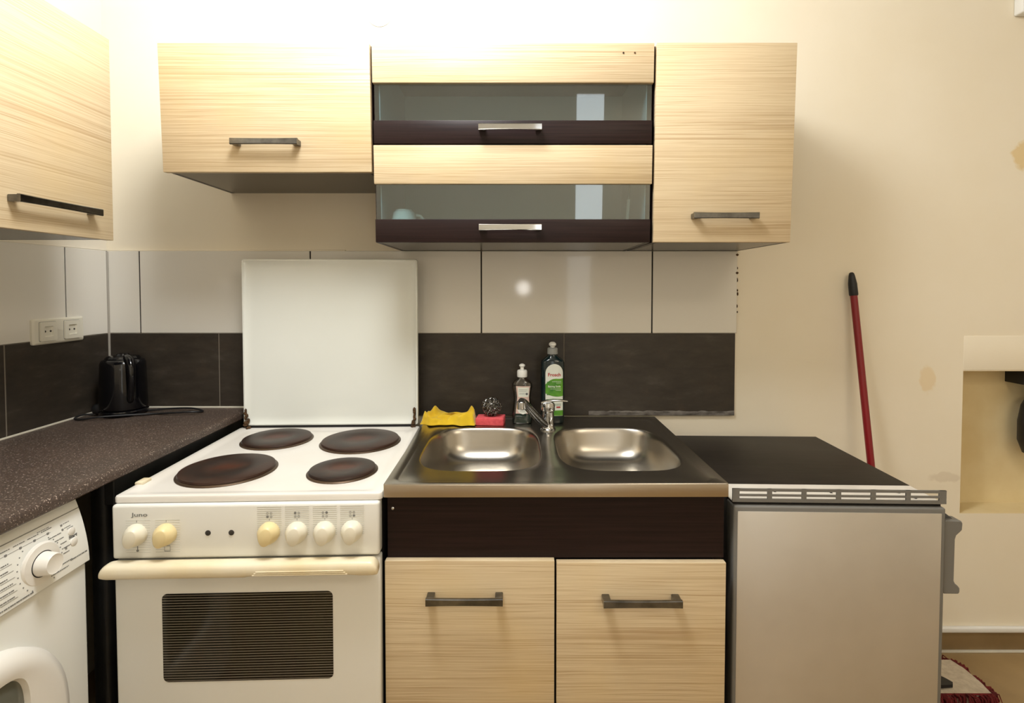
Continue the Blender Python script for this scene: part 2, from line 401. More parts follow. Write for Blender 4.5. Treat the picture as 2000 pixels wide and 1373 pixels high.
tag(G().box(XL-0.1, XR+0.1, YF-0.1, YF, 0, ZC).out('wall_front', M['wallside'], smooth=False), kind='structure')
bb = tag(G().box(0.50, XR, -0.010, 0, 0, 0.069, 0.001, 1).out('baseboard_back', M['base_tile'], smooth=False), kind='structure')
G().box(0.50, XR, -0.016, 0, 0.071, 0.088, 0.003, 2).out('white_strip', M['white_paint'], bb)
G().box(0.50, XR, -0.020, -0.008, 0, 0.006, 0.002, 2).out('floor_joint', M['caulk'], bb)

# ---- splash-back tiles, back wall
ZT, ZM, ZB = 1.4415, 1.1500, 0.8553
TH = 0.009
def tile(x0, x1, z0, z1, mat, parent, gapx, name):
    return G().box(x0+gapx, x1-gapx, -TH, -0.002, z0+0.0008, z1-0.0008, 0.0012, 1).out(name, mat, parent, smooth=False)
G().box(XL+0.001, 0.786, -0.0055, 0, ZM, ZT-0.001).out('grout_bed', M['grout_dark'], wall_back, smooth=False)
G().box(XL+0.001, 0.780, -0.0080, 0, ZB+0.001, ZM).out('grout_bed', M['grout_light'], wall_back, smooth=False)
xs = [XL+0.004, -1.328, -0.7236, -0.1192, 0.4852, 0.7874]
for a, b in zip(xs[:-1], xs[1:]): tile(a, b, ZM, ZT, M['tile_white'], wall_back, 0.0024, 'white_tile')
xs = [XL+0.004, -1.051, -0.4386, 0.1740, 0.7820]
for a, b in zip(xs[:-1], xs[1:]): tile(a, b, ZB, ZM, M['tile_dark'], wall_back, 0.0010, 'dark_tile')
G().box(XL, -0.60, -0.0085, 0, ZT-0.001, ZT+0.004, 0.0015, 2).out('caulk_line', M['wall'], wall_back)
# torn, grimy end of the tiles and mortar left on the last tile
random.seed(4)
g = G()
for i in range(14):
    z = ZT - 0.012 - i*0.0155 + random.uniform(-.004, .004)
    if random.random() < 0.75: g.ball((0.7878 + random.uniform(-.002, .001), -0.006, z), (random.uniform(.0014, .0032), 0.004, random.uniform(.004, .010)), 1)
for z in (ZT-0.014, ZT-0.078): g.ball((0.7845, -0.0085, z), (0.006, 0.002, 0.005), 1)
tag(g.out('broken_edge', M['rust_edge'], wall_back), kind='stuff')
rs = []
n = 40
for i in range(n+1):
    x = 0.262 + 0.518*i/n; a = random.uniform(0, .004)
    rs.append([(x, -TH+0.0005, ZB+0.001), (x, -TH-0.0022, ZB+0.0025), (x, -TH-0.0018, ZB+0.017-a), (x, -TH+0.0005, ZB+0.020-a)])
G().rings(rs).out('mortar_residue', M['residue'], wall_back)
# ---- splash-back tiles, left wall
def tileL(y0, y1, z0, z1, mat, gap, name):
    G().box(XL+0.002, XL+TH, y0+gap, y1-gap, z0+0.0008, z1-0.0008, 0.0012, 1).out(name, mat, wall_left, smooth=False)
G().box(XL, XL+0.0055, -1.6, -0.001, ZM, ZT-0.001).out('grout_bed', M['grout_dark'], wall_left, smooth=False)
G().box(XL, XL+0.0080, -1.6, -0.001, ZB+0.001, ZM).out('grout_bed', M['grout_light'], wall_left, smooth=False)
for a, b in ((-0.182, -0.012), (-0.786, -0.182), (-1.39, -0.786)): tileL(a, b, ZM, ZT, M['tile_white'], 0.0024, 'white_tile')
for a, b in ((-0.389, -0.012), (-0.993, -0.389), (-1.597, -0.993)): tileL(a, b, ZB, ZM, M['tile_dark'], 0.0014, 'dark_tile')
tag(G().box(XL, XL+0.013, -0.013, 0, ZB, ZT-0.002, 0.003, 2).out('trim_1', M['corner']), kind='structure')
G().box(XL, XL+0.0085, -1.6, 0, ZT-0.001, ZT+0.004, 0.0015, 2).out('caulk_line', M['wallside'], wall_left)

# ================================================================ HANDLES
def bow_handle(parent, c, L, mat, proj=0.030, h=0.0175, post=0.018, bow=0.0):
    """square-section bow handle on a front that faces local -y; c = centre on the front surface"""
    g = G(); x, y, z = c; t = 0.009
    n = 14; rs = []
    for i in range(n+1):
        u = -1 + 2*i/n; px = x + u*L/2; py = y - proj - bow*(1-u*u)
        hh = h/2*(1 - 0.12*(1-u*u)); b = 0.0015
        rs.append([(px, py, z-hh+b), (px, py, z+hh-b), (px, py+b, z+hh), (px, py+t-b, z+hh), (px, py+t, z+hh-b), (px, py+t, z-hh+b), (px, py+t-b, z-hh), (px, py+b, z-hh)])
    g.rings(rs)
    for s in (-1, 1):
        g.box(x+s*L/2-(post if s > 0 else 0), x+s*L/2+(post if s < 0 else 0), y-proj+t-0.001, y, z-h/2+0.001, z+h/2-0.001, 0.0015, 1)
    return g.out('handle', mat, parent, ang=30)

# ================================================================ WALL CABINETS
LEAN = 0.0432            # the fronts hang a little forward at the top
def lean_map(z_off):
    def f(co):
        k = max(0.0, -co.y)/0.36
        return (co.x, co.y - LEAN*(co.z+z_off)*k, co.z)
    return f
DB = 0.330               # carcass depth at the bottom; fronts 18 mm in front of it
def carcass(root, W, Hh, zo, bottom='underside', mats=None):
    t = 0.016; f = lean_map(zo); D = DB
    G().box(0.002, t, -D, 0, 0, Hh, 0.0008, 1).map(f).out('side_panel', M['wenge'], root)
    G().box(W-t, W-0.002, -D, 0, 0, Hh, 0.0008, 1).map(f).out('side_panel', M['wenge'], root)
    G().box(t, W-t, -D, 0, Hh-t, Hh, 0.0008, 1).map(f).out('top_panel', M['wenge'], root)
    G().box(t, W-t, -D, 0, 0, t, 0.0008, 1).map(f).out('bottom_panel', M['wenge_under'], root)
    G().box(t, W-t, -0.006, 0, t, Hh-t).out('back_panel', M['inner_back'], root, smooth=False)
ZU, ZTOP = 1.442, 1.997
UX = -1.0058
# left, short one
zo = 0.203
rt = empty('wall_cabinet', (UX, 0, ZU+zo)); Hh = ZTOP-ZU-zo
tag(rt, 'short pine-fronted wall cabinet hanging above the stove, left of the glazed unit', 'cabinet')
carcass(rt, 0.60, Hh, zo)
d = G().box(0.002, 0.597, -DB-0.018, -DB-0.001, -0.004, Hh, 0.0012, 2).map(lean_map(zo)).out('door', M['wood'], rt)
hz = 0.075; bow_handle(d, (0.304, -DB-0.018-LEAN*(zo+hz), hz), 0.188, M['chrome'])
# middle, with two glazed flaps
rt = empty('glazed_wall_cabinet', (UX+0.60, 0, ZU)); Hh = ZTOP-ZU
tag(rt, 'wide wall cabinet with two glazed lift-up flaps and dark lower rails, above the sink', 'cabinet')
W = 0.80
carcass(rt, W, Hh, 0)
f0 = lean_map(0)
G().box(0.016, W-0.016, -DB+0.006, -0.006, Hh/2-0.008, Hh/2+0.008).map(f0).out('shelf', M['inner'], rt, smooth=False)
for s in (0.0162, W-0.0192): G().box(s, s+0.003, -DB+0.002, -0.006, 0.016, Hh-0.016).map(f0).out('side_lining', M['inner'], rt, smooth=False)
for k, (zd0, zd1, zg1, zw1) in enumerate(((0.000, 0.066, 0.166, 0.2745), (0.2795, 0.344, 0.447, 0.555))):
    fl = G().box(0.003, W-0.003, -DB-0.018, -DB-0.001, zg1, zw1, 0.0012, 2).map(f0).out('flap_rail', M['wood'], rt)
    dk = G().box(0.004, W-0.005, -DB-0.016, -DB-0.001, zd0, zd1, 0.0012, 2).map(f0).out('flap_rail', M['wenge'], rt)
    tag(dk, 'dark brown lower rail of the glazed flap')
    tag(fl, 'pale pine upper rail of the glazed flap')
    G().box(0.006, W-0.006, -DB-0.009, -DB-0.004, zd1-0.004, zg1+0.004).map(f0).out('glass_pane', M['glass'], rt, smooth=False)
    hz = zd1-0.026
    bow_handle(dk, (0.392, -DB-0.016-LEAN*hz, hz), 0.177, M['chrome_b'], bow=0.003)
# gas struts behind the glass
for (x, z0, z1) in ((W-0.052, 0.075, 0.155),):
    g = G(); g.tube([(x-0.006, -0.27, z0-0.04), (x, -0.275, z1-0.02)], 0.0045, 10); st = g.out('gas_strut', M['white_paint'], rt)
    G().tube([(x, -0.275, z1-0.022), (x+0.003, -0.277, z1+0.03)], 0.002, 8).out('strut_rod', M['chrome_b'], st)
G().tube([(0.690, -0.18, 0.345), (0.688, -0.18, 0.357), (0.693, -0.18, 0.363), (0.699, -0.18, 0.357), (0.696, -0.18, 0.350), (0.704, -0.18, 0.346)], 0.0012, 6).out('wire_hook', M['gap'], rt)
for x in (0.710, 0.742): G().lathe([(0.0026, 0), (0.0026, 0.0006)], (x, -DB-0.018-LEAN*0.528, 0.528), 10, 'Y').out('screw_hole', M['rust_edge'], rt)
# right, narrow one
rt = empty('wall_cabinet', (UX+1.40, 0, ZU))
tag(rt, 'tall narrow pine-fronted wall cabinet at the right end of the row, next to bare wall', 'cabinet')
carcass(rt, 0.40, Hh, 0)
d = G().box(0.004, 0.398, -DB-0.018, -DB-0.001, 0.000, Hh+0.001, 0.0012, 2).map(f0).out('door', M['wood'], rt)
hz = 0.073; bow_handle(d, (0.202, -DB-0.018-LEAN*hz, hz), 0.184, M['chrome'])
# on the left wall (faces right)
LEANL = LEAN; LEAN = 0.0
rt = empty('wall_cabinet', (XL, -1.0206, ZU), (0, 0, R(90)))
tag(rt, 'pine-fronted wall cabinet on the left wall above the sockets, cut off by the photo edge', 'cabinet')
carcass(rt, 0.60, 0.541, 0)
d = G().box(0.002, 0.600, -DB-0.018, -DB-0.001, -0.002, 0.541, 0.0012, 2).out('door', M['wood'], rt)
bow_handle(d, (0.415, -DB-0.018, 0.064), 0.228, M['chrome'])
LEAN = LEANL
# the white cup inside the glazed cabinet, upside down
ct = empty('cup', (UX+0.60+0.072, -0.278, ZU+0.0165))
tag(ct, 'white cup standing upside down behind the lower left cabinet glass', 'cup')
G().lathe([(0.041, 0), (0.042, 0.004), (0.038, 0.05), (0.032, 0.078), (0.026, 0.083), (0.025, 0.086), (0.022, 0.086), (0.021, 0.083), (0.0, 0.082)], n=28, cap1=False).out('bowl', M['ceramic'], ct)
G().tube([(0.036, 0, 0.07), (0.05, 0, 0.068), (0.060, 0, 0.055), (0.060, 0, 0.038), (0.052, 0, 0.026), (0.038, 0, 0.024)], 0.0045, 8).out('handle', M['ceramic'], ct)

# ================================================================ LEFT WORKTOP, LEG
WZ = 0.885; XE = -0.940
g = G(); poly = []
r = 0.013; t = 0.028
poly += [(XL+0.010, WZ-t), (XE-0.004, WZ-t), (XE, WZ-t+0.004)]
for k in range(7):
    a = R(90*k/6); poly.append((XE - r + r*math.cos(a), WZ - r + r*math.sin(a)))
poly += [(XL+0.010, WZ)]
g.prism(poly, -1.45, -0.011, 'XZ')
wt = g.out('worktop', M['counter']); tag(wt, 'speckled dark brown worktop along the left wall, under the kettle', 'worktop')
G().tube([(XL+0.0105, -1.44, WZ+0.001), (XL+0.0105, -0.011, WZ+0.001)], 0.004, 8).out('caulk_bead', M['caulk'], wt)
G().tube([(XL+0.011, -0.0105, WZ+0.001), (XE, -0.0105, WZ+0.001)], 0.004, 8).out('caulk_bead', M['caulk'], wt)
G().box(-0.985, -0.960, -0.62, -0.03, 0.790, WZ-t-0.0005, 0.002, 1).out('shade_rail', M['leg'], wt)  # added black bar standing in for deep shade under the worktop edge
G().box(XL+0.012, -0.955, -0.030, -0.012, 0.02, WZ-t-0.0005).out('back_shade_board', M['leg'], wt, smooth=False)  # added dark sheet, paints the black shade behind the post
lg = empty('support_post', (-1.035, -0.555, 0)); tag(lg, 'round black post under the worktop between washing machine and stove', 'post')
G().lathe([(0.027, 0.03), (0.027, 0.845)], n=28).out('tube', M['leg'], lg)
G().lathe([(0.036, 0), (0.036, 0.012), (0.029, 0.03)], n=28).out('foot', M['leg'], lg)
G().lathe([(0.029, 0.838), (0.042, 0.848), (0.042, 0.8565)], n=28).out('top_plate', M['leg'], lg)

# ================================================================ WASHING MACHINE (faces right)
wmr = empty('washing_machine', (-0.945, -1.02, 0), (0, 0, R(90)))   # local: x along the wall away from camera, -y = room side
tag(wmr, 'white front-loading washing machine under the worktop at the left edge', 'washing machine')
G().box(-0.298, 0.298, 0.0, 0.485, 0.02, 0.709, 0.006, 3).out('body', M['wm'], wmr)
def panel_y(z):      # bowed control panel
    u = (z-0.711)/(0.852-0.711); return -0.006 + 0.030*max(0, u)**1.8
rs = []
for i in range(13):
    z = 0.711 + (0.827-0.711)*i/12; rs.append([(-0.299, panel_y(z), z), (0.299, panel_y(z), z), (0.299, 0.30, z), (-0.299, 0.30, z)])
G().rings(rs).out('control_panel', M['wm'], wmr, ang=30)
rs = []
for i in range(7):
    z = 0.829 + (0.851-0.829)*i/6; rs.append([(-0.299, panel_y(z), z), (0.299, panel_y(z), z), (0.299, 0.485, z), (-0.299, 0.485, z)])
G().rings(rs).out('top_cover', M['wm'], wmr, ang=30)
G().box(-0.297, 0.297, 0.03, 0.48, 0.705, 0.831).out('inner_shade_box', M['gap'], wmr, smooth=False)  # black filler painting shade into the panel gaps
kx, kz = 0.187, 0.762
ky = panel_y(kz)
kb = G().lathe([(0.042, -0.002), (0.042, 0.002), (0.039, 0.0045), (0.028, 0.005)], (kx, ky, kz), 40, 'Y').out('dial', M['wm_door'], wmr)
G().lathe([(0.0250, 0.0045), (0.0250, 0.0054), (0.0230, 0.0054)], (kx, ky, kz), 36, 'Y').out('dial_gap_shade', M['gap'], kb)  # black ring drawn as the shade around the grip
G().lathe([(0.0235, 0.003), (0.0205, 0.027), (0.0190, 0.0295), (0.0165, 0.0285), (0.0, 0.0285)], (kx, ky, kz), 36, 'Y', cap1=False).out('dial_grip', M['wm_door'], kb)
for (bx, bz) in ((0.266, 0.790), (0.266, 0.768)):
    G().lathe([(0.0085, -0.001), (0.0085, 0.002), (0.0065, 0.003)], (bx, panel_y(bz), bz), 20, 'Y').out('button', M['wm_door'], wmr)
random.seed(8)
g = G()          # illegible programme print: short dashes, dots and guide lines
def dash(x0, x1, z, h=0.0022):
    for i in range(int((x1-x0)/0.004)+1):
        a = x0 + i*0.004; b = min(a + random.uniform(.0022, .0036), x1)
        if b > a: g.box(a, b, panel_y(z)-0.0006, panel_y(z)+0.001, z-h/2, z+h/2)
def hline(x0, x1, z): g.box(x0, x1, panel_y(z)-0.0005, panel_y(z)+0.001, z-0.0003, z+0.0003)
for i in range(9):
    x = -0.02 + i*0.0295
    if x < 0.23: g.box(x-0.0022, x+0.0022, panel_y(0.8085)-0.0008, panel_y(0.8085)+0.001, 0.8063, 0.8107); dash(x-0.012, x+0.011, 0.8165, 0.0016)
dash(0.196, 0.222, 0.8195, 0.0014); hline(-0.02, 0.222, 0.8085)
for k in range(22):
    a = R(-150 + 300*k/21 + 90); px, pz = kx + 0.048*math.cos(a), kz + 0.048*math.sin(a)
    if pz > 0.714 and pz < 0.806: g.box(px-0.001, px+0.001, panel_y(pz)-0.0007, panel_y(pz)+0.001, pz-0.0011, pz+0.0011)
for k in range(6):
    z = 0.793 - k*0.0125; dash(0.05, 0.128 - (0.004*k if k < 3 else 0), z, 0.0022); hline(0.05, 0.134, z-0.0035)
dash(0.03, 0.165, 0.7175, 0.0026)
for k, (a, b) in enumerate(((0.214, 0.243), (0.224, 0.246), (0.236, 0.25), (0.237, 0.262), (0.238, 0.252))): dash(a, b, 0.7975 - k*0.0105, 0.0019)
dash(0.226, 0.256, 0.7365, 0.002); dash(0.205, 0.246, 0.7265, 0.002)
for z in (0.8105, 0.8015): g.box(0.2462, 0.2502, panel_y(z)-0.0008, panel_y(z)+0.001, z-0.002, z+0.002); dash(0.253, 0.268, z+0.001, 0.0014)
dash(0.258, 0.274, 0.7985, 0.0012)
g.box(0.2440, 0.2480, panel_y(0.763)-0.0008, panel_y(0.763)+0.001, 0.761, 0.765)
dash(0.252, 0.294, 0.7345, 0.0026)
tag(g.out('panel_print', M['print_mid'], wmr, smooth=False), kind='stuff')
me = text_mesh('Start', 0.0105, bold=0.0003); me.transform(Matrix.Translation((0.267, panel_y(0.7795)-0.0005, 0.7795)) @ Matrix.Rotation(R(90), 4, 'X'))
obj('start_lettering', me, M['print'], wmr, False)
# porthole door
def dring(w, h, y, e=2.5, n=56): return [(0.005 + p[0], y, 0.440 + p[1]) for p in superell(w, h, e, n)]
dr = G().rings([dring(.432, .432, 0.001), dring(.432, .432, -0.016), dring(.420, .420, -0.028), dring(.385, .385, -0.036), dring(.300, .345, -0.036, 4), dring(.240, .325, -0.034, 6), dring(.232, .318, -0.024, 6)], True, False).out('door', M['wm_door'], wmr, ang=50)
G().rings([dring(.236, .322, -0.020, 6), dring(.236, .322, -0.0245, 6), dring(.20, .28, -0.030, 6)]).out('door_glass', M['wm_glass'], dr)
G().box(-0.16, 0.085, -0.0015, 0.004, 0.630, 0.6625, 0.001, 1).out('grip_recess', M['gap'], wmr)
for sx in (-0.25, 0.25):
    for sy in (0.05, 0.43): G().lathe([(0.022, 0), (0.022, 0.01), (0.012, 0.022)], (sx, sy, 0), 16).out('foot', M['black'], wmr)

# ================================================================ KETTLE
kt = empty('electric_kettle', (-1.325, -0.098, WZ+0.0005), (0, 0, R(0)))
tag(kt, 'glossy black electric kettle in the corner of the worktop', 'kettle')
G().lathe([(0.066, 0), (0.070, 0.004), (0.070, 0.014), (0.064, 0.019)], n=40).out('power_base', M['gloss_black'], kt)
rs = []
for (r_, z) in ((0.058, 0.019), (0.067, 0.022), (0.068, 0.035), (0.067, 0.09), (0.065, 0.15), (0.064, 0.172), (0.060, 0.182), (0.048, 0.188)):
    rs.append([(r_*math.cos(2*PI*i/40) * (1 - 0.0*z), r_*math.sin(2*PI*i/40), z) for i in range(40)])
G().rings(rs).out('jug', M['gloss_black'], kt, ang=50)
G().lathe([(0.050, 0.182), (0.050, 0.190), (0.044, 0.196), (0.020, 0.199), (0.016, 0.204), (0.0, 0.205)], n=32, cap1=False).out('lid', M['gloss_black'], kt)
# handle, spout and gauge around the jug
ha = R(-38); c_, s_ = math.cos(ha), math.sin(ha)
g = G(); pts = []
for (rr_, z) in ((0.045, 0.192), (0.066, 0.191), (0.084, 0.184), (0.094, 0.165), (0.096, 0.135), (0.092, 0.10), (0.084, 0.07), (0.072, 0.052), (0.058, 0.045)): pts.append((rr_*c_*0.84, rr_*s_*0.84, z))
g.tube(pts, [0.012, 0.013, 0.0135, 0.013, 0.012, 0.011, 0.0105, 0.011, 0.012], 12); g.out('handle', M['gloss_black'], kt, ang=60)
g = G(); a = ha + PI
g.rings([[(0.050*math.cos(a)-0.022*math.sin(a)*u, 0.050*math.sin(a)+0.022*math.cos(a)*u, z) for u, z in ((-1, .182), (1, .182), (0.5, .14), (-0.5, .14))],
         [(0.080*math.cos(a)-0.010*math.sin(a)*u, 0.080*math.sin(a)+0.010*math.cos(a)*u, z) for u, z in ((-1, .186), (1, .186), (0.5, .172), (-0.5, .172))]])
g.out('spout', M['gloss_black'], kt)
g = G()
for k in range(1):
    aa = R(-158); w = R(4.5)
    rs = []
    for z in (0.030, 0.035, 0.125, 0.130):
        rr_ = (0.0685 - 0.004*(z/0.15)) + (0.002 if 0.03 < z < 0.13 else 0)
        rs.append([((rr_+q)*math.cos(aa+w*s), (rr_+q)*math.sin(aa+w*s), z) for s, q in ((-1, 0), (1, 0), (1, -0.004), (-1, -0.004))])
    g.rings(rs)
g.out('water_gauge', M['gauge'], kt)
def toK(p): return (p[0]+1.325, p[1]+0.098, p[2]-WZ)
path = [(-1.270, -0.075), (-1.20, -0.060), (-1.12, -0.062), (-1.075, -0.075), (-1.068, -0.095), (-1.09, -0.117), (-1.15, -0.122), (-1.21, -0.118), (-1.28, -0.155), (-1.34, -0.188), (-1.385, -0.198), (-1.415, -0.190), (-1.418, -0.165), (-1.405, -0.140), (-1.392, -0.128)]
P3 = [Vector((x, y, WZ+0.0038+0.006*math.sin(i*0.9)**2)) for i, (x, y) in enumerate(path)]
def catmull(P, n=6):
    o = []
    for i in range(len(P)-1):
        p0, p1, p2, p3 = P[max(i-1, 0)], P[i], P[i+1], P[min(i+2, len(P)-1)]
        for k in range(n):
            t = k/n; o.append(0.5*((2*p1) + (p2-p0)*t + (2*p0-5*p1+4*p2-p3)*t*t + (3*p1-p0-3*p2+p3)*t**3))
    o.append(P[-1]); return o
cord = G().tube([toK(p) for p in catmull(P3)], 0.0033, 8).out('power_cord', M['black'], kt)
pv = toK((-1.392, -0.128, WZ))
G().ball((pv[0]+0.004, pv[1]+0.004, 0.021), (0.024, 0.018, 0.020), 2).box(pv[0]+0.005, pv[0]+0.022, pv[1]-0.008, pv[1]+0.012, 0.01, 0.026, 0.003, 2).out('plug', M['black'], cord)

# ================================================================ DOUBLE SOCKET
ow, oh = 0.184, 0.078
so = empty('double_socket', (XL+TH, -0.219, 1.139), (0, 0, R(90)))
tag(so, 'ivory double wall socket on the tiles of the left wall', 'socket')
rs = [[(p[0], 0, oh/2+p[1]) for p in rrect(ow, oh, 0.006)], [(p[0], -0.006, oh/2+p[1]) for p in rrect(ow, oh, 0.006)], [(p[0], -0.0095, oh/2+p[1]) for p in rrect(ow-0.008, oh-0.008, 0.006)]]
G().rings(rs).out('cover_frame', M['outlet'], so)
for sx in (-0.043, 0.043):
    n_ = 28; w = 0.058
    sq = [(p[0]+sx, p[1]+oh/2) for p in rrect(w, w, 0.004, 6)]
    ci = []
    for (px, pz) in sq:
        a = math.atan2(pz-oh/2, px-sx); ci.append((sx+0.0205*math.cos(a), oh/2+0.0205*math.sin(a)))
    g = G()
    g.rings([[(x, -0.009, z) for x, z in sq], [(x, -0.0140, z) for x, z in sq], [(x, -0.0145, z) for x, z in ci], [(sx+(x-sx)*0.92, -0.0099, oh/2+(z-oh/2)*0.92) for x, z in ci]], False, True)
    ins = g.out('socket_insert', M['outlet'], so)
    g = G()
    fr = rrect(w+0.002, w+0.002, 0.004, 6)
    g.rings([[(p[0]+sx, -0.0090, p[1]+oh/2) for p in fr], [(p[0]+sx, -0.0099, p[1]+oh/2) for p in fr], [(p[0]*0.96+sx, -0.0099, p[1]*0.96+oh/2) for p in fr]], False, False); g.out('insert_gap_shade', M['print_mid'], ins)  # grey ring painted as the shade around each insert
    for q in (-0.0095, 0.0095): G().lathe([(0.0032, 0.0096), (0.0032, 0.0104)], (sx+q, 0, oh/2), 14, 'Y').out('pin_hole', M['pin'], ins)
    for q in (-1, 1): G().box(sx-0.003, sx+0.003, -0.0135, -0.0098, oh/2+q*0.0175-0.0022, oh/2+q*0.0175+0.0022).out('earth_clip', M['trim'], ins, smooth=False)

# ================================================================ STOVE
st = empty('stove', (-0.608, -0.685, 0), (0, 0, R(1.9)))
tag(st, 'white freestanding electric stove with four hotplates and raised lid', 'stove')
G().box(-0.294, 0.294, 0.022, 0.60, 0.03, 0.822).out('body', M['stove_side'], st, smooth=False)
# hob
HZ = 0.8385; g = G()
hy = 0.296
def hr(ins, z, r): return [(p[0], p[1]+0.006+hy, z) for p in rrect(0.604-2*ins, 0.592-2*ins, r, 5)]
g.rings([hr(0, HZ-0.0145, 0.012), hr(0, HZ-0.004, 0.012), hr(0.0015, HZ-0.001, 0.011), hr(0.005, HZ, 0.010), hr(0.016, HZ, 0.014), hr(0.028, HZ-0.004, 0.018), hr(0.04, HZ-0.005, 0.02)])
hob = g.out('hob', M['enamel_hob'], st, ang=40)
def world_to_stove(x, y):
    a = R(-1.9); dx, dy = x+0.608, y+0.685; return (dx*math.cos(a)-dy*math.sin(a), dx*math.sin(a)+dy*math.cos(a))
for (x, y, r) in ((-0.745, -0.232, 0.1035), (-0.478, -0.252, 0.1185), (-0.748, -0.508, 0.1165), (-0.448, -0.512, 0.0860)):
    lx, ly = world_to_stove(x, y); z0 = HZ-0.005
    hp = G().lathe([(r-0.004, 0.0), (r-0.002, 0.006), (r-0.004, 0.0105), (r-0.010, 0.0125), (r*0.45, 0.0125), (r*0.40, 0.0105), (r*0.06, 0.0105), (0.0, 0.0105)], (0, 0, 0), 56, cap1=False).out('hotplate', M['iron'], hob)
    hp.location = (lx, ly, z0)
    G().lathe([(r+0.003, -0.001), (r+0.003, 0.002), (r, 0.0045), (r-0.004, 0.005), (r-0.006, 0.003)], (0, 0, 0), 56, cap1=False).out('trim_ring', M['trim'], hp)
G().box(-0.303, -0.283, 0.078, 0.112, HZ-0.003, HZ+0.006, 0.003, 2).out('spacer_clip', M['cream_plastic'], hob)
# lid
LZ0, LZ1 = 0.846, 1.4075
def lr(ins, y, r): return [(p[0], y, (LZ0+LZ1)/2 + p[1]) for p in rrect(0.585-2*ins, (LZ1-LZ0)-2*ins, r, 5)]
lid = G().rings([lr(0.001, 0.606, 0.006), lr(0.0, 0.588, 0.006), lr(0.0015, 0.585, 0.006), lr(0.006, 0.5845, 0.006), lr(0.009, 0.587, 0.006), lr(0.03, 0.589, 0.01)]).map(lambda c: (c.x+0.005, c.y, c.z)).out('lid', M['enamel_lid'], st, ang=40)
G().box(-0.270, 0.280, 0.586, 0.602, HZ-0.002, LZ0+0.003).out('lid_gap_shade', M['gap'], lid, smooth=False)  # black bar as painted shade in the gap below the lid
random.seed(3)
for sx in (-0.279, 0.288):
    g = G()
    for k in range(9):
        z = LZ0 - 0.012 + k*0.008; ww = 0.020*(1-k/11)*(1.0 if sx < 0 else 0.5)
        g.ball((sx + (1 if sx < 0 else -1)*random.uniform(0, ww), 0.580, z), (random.uniform(.005, .009)*(1.2 if k < 4 else .7), 0.007, random.uniform(.005, .009)), 1)
    g.out('rusty_hinge', M['rust_edge'], st, ang=80)
# control panel
PZ0, PZ1 = 0.6985, 0.8225
cp = G().box(-0.299, 0.298, -0.004, 0.03, PZ0, PZ1, 0.007, 4).out('control_panel', M['enamel'], st)
PY = -0.004
def knob(x, z, mat, tilt):
    g = G(); n = 36; rs = []
    def ring(rx, rz, y, rot=0, ox=0, oz=0):
        o = []
        for i in range(n):
            a = 2*PI*i/n; u, w = rx*math.cos(a), rz*math.sin(a)
            o.append((x+ox+u*math.cos(rot)-w*math.sin(rot), PY-y, z+oz+u*math.sin(rot)+w*math.cos(rot)))
        return o
    rs = [ring(.0235, .0235, -.002), ring(.0240, .0240, .006), ring(.0228, .0236, .013, tilt), ring(.0180, .0218, .021, tilt), ring(.0140, .0205, .0270, tilt, .001, -.001), ring(.0125, .0190, .0280, tilt, .001, -.001)]
    return g.rings(rs).out('knob', mat, cp, ang=40)
kxs = [(-0.243, 0.757, 'knob', -0.35), (-0.178, 0.757, 'knob_y', -0.3), (0.051, 0.757, 'knob_y', -0.25), (0.113, 0.757, 'knob', -0.2), (0.1755, 0.757, 'knob', -0.15), (0.237, 0.758, 'knob', -0.12)]
for x, z, m_, tl in kxs: knob(x, z, M[m_], tl)
for x in (-0.086, -0.034):
    il = G().lathe([(0.0062, -0.001), (0.0062, 0.0008), (0.0050, 0.0016), (0.0, 0.002)], (x, PY, 0.757), 20, 'Y', cap1=False).out('indicator_lamp', M['pin'], cp)
g = G()
for (x, z, m_, tl) in kxs[2:]:
    for k in range(15):
        zz = 0.8145 - k*0.0046
        if zz < 0.748: break
        g.box(x-0.027, x+0.027, PY-0.0004, PY+0.001, zz-0.0005, zz+0.0005)
for (x, z, m_, tl) in kxs[:2]:
    for k in range(14):
        zz = 0.788 - k*0.0056
        g.box(x-0.024, x+0.030, PY-0.0004, PY+0.001, zz-0.0004, zz+0.0004)
tag(g.out('panel_lines', M['print_soft'], cp, smooth=False), kind='stuff')
g = G()
for (x, z, m_, tl), on in zip(kxs[2:], (2, 0, 1, 3)):
    for q, (ox, oz) in enumerate(((-.004, .0045), (.004, .0045), (-.004, -.0035), (.004, -.0035))):
        if q == on: g.lathe([(.0030, -.001), (.0030, .0007)], (x+ox, PY, 0.7955+oz), 12, 'Y')
        else: g.lathe([(.0024, .0004), (.0026, .0007), (.0018, .0007), (.0018, .0003)], (x+ox, PY, 0.7955+oz), 12, 'Y', False, False)
for (x, z, m_, tl) in kxs: g.box(x-0.0004, x+0.0004, PY-0.0006, PY+0.001, 0.7835, 0.788)
x = kxs[0][0]; g.lathe([(.0028, -.001), (.0028, .0007)], (x+.001, PY, 0.719), 12, 'Y'); g.box(x+.0002, x+.0018, PY-0.0007, PY+.001, 0.719, 0.729)
x = kxs[1][0]; g.box(x-.005, x+.008, PY-.0007, PY+.001, .7285, .7297); g.box(x-.005, x+.008, PY-.0007, PY+.001, .7165, .7177); g.box(x-.005, x-.0045, PY-.0006, PY+.001, .718, .728); g.box(x+.0075, x+.008, PY-.0006, PY+.001, .718, .728)
tag(g.out('panel_symbols', M['print_mid'], cp, smooth=False), kind='stuff')
me = text_mesh('Juno', 0.0155, bold=0.0002); me.transform(Matrix.Translation((-0.236, PY-0.0004, 0.8005)) @ Matrix.Rotation(R(90), 4, 'X') @ Matrix.Diagonal((1.25, 0.8, 1, 1)))
obj('lettering', me, M['print_mid'], cp, False)
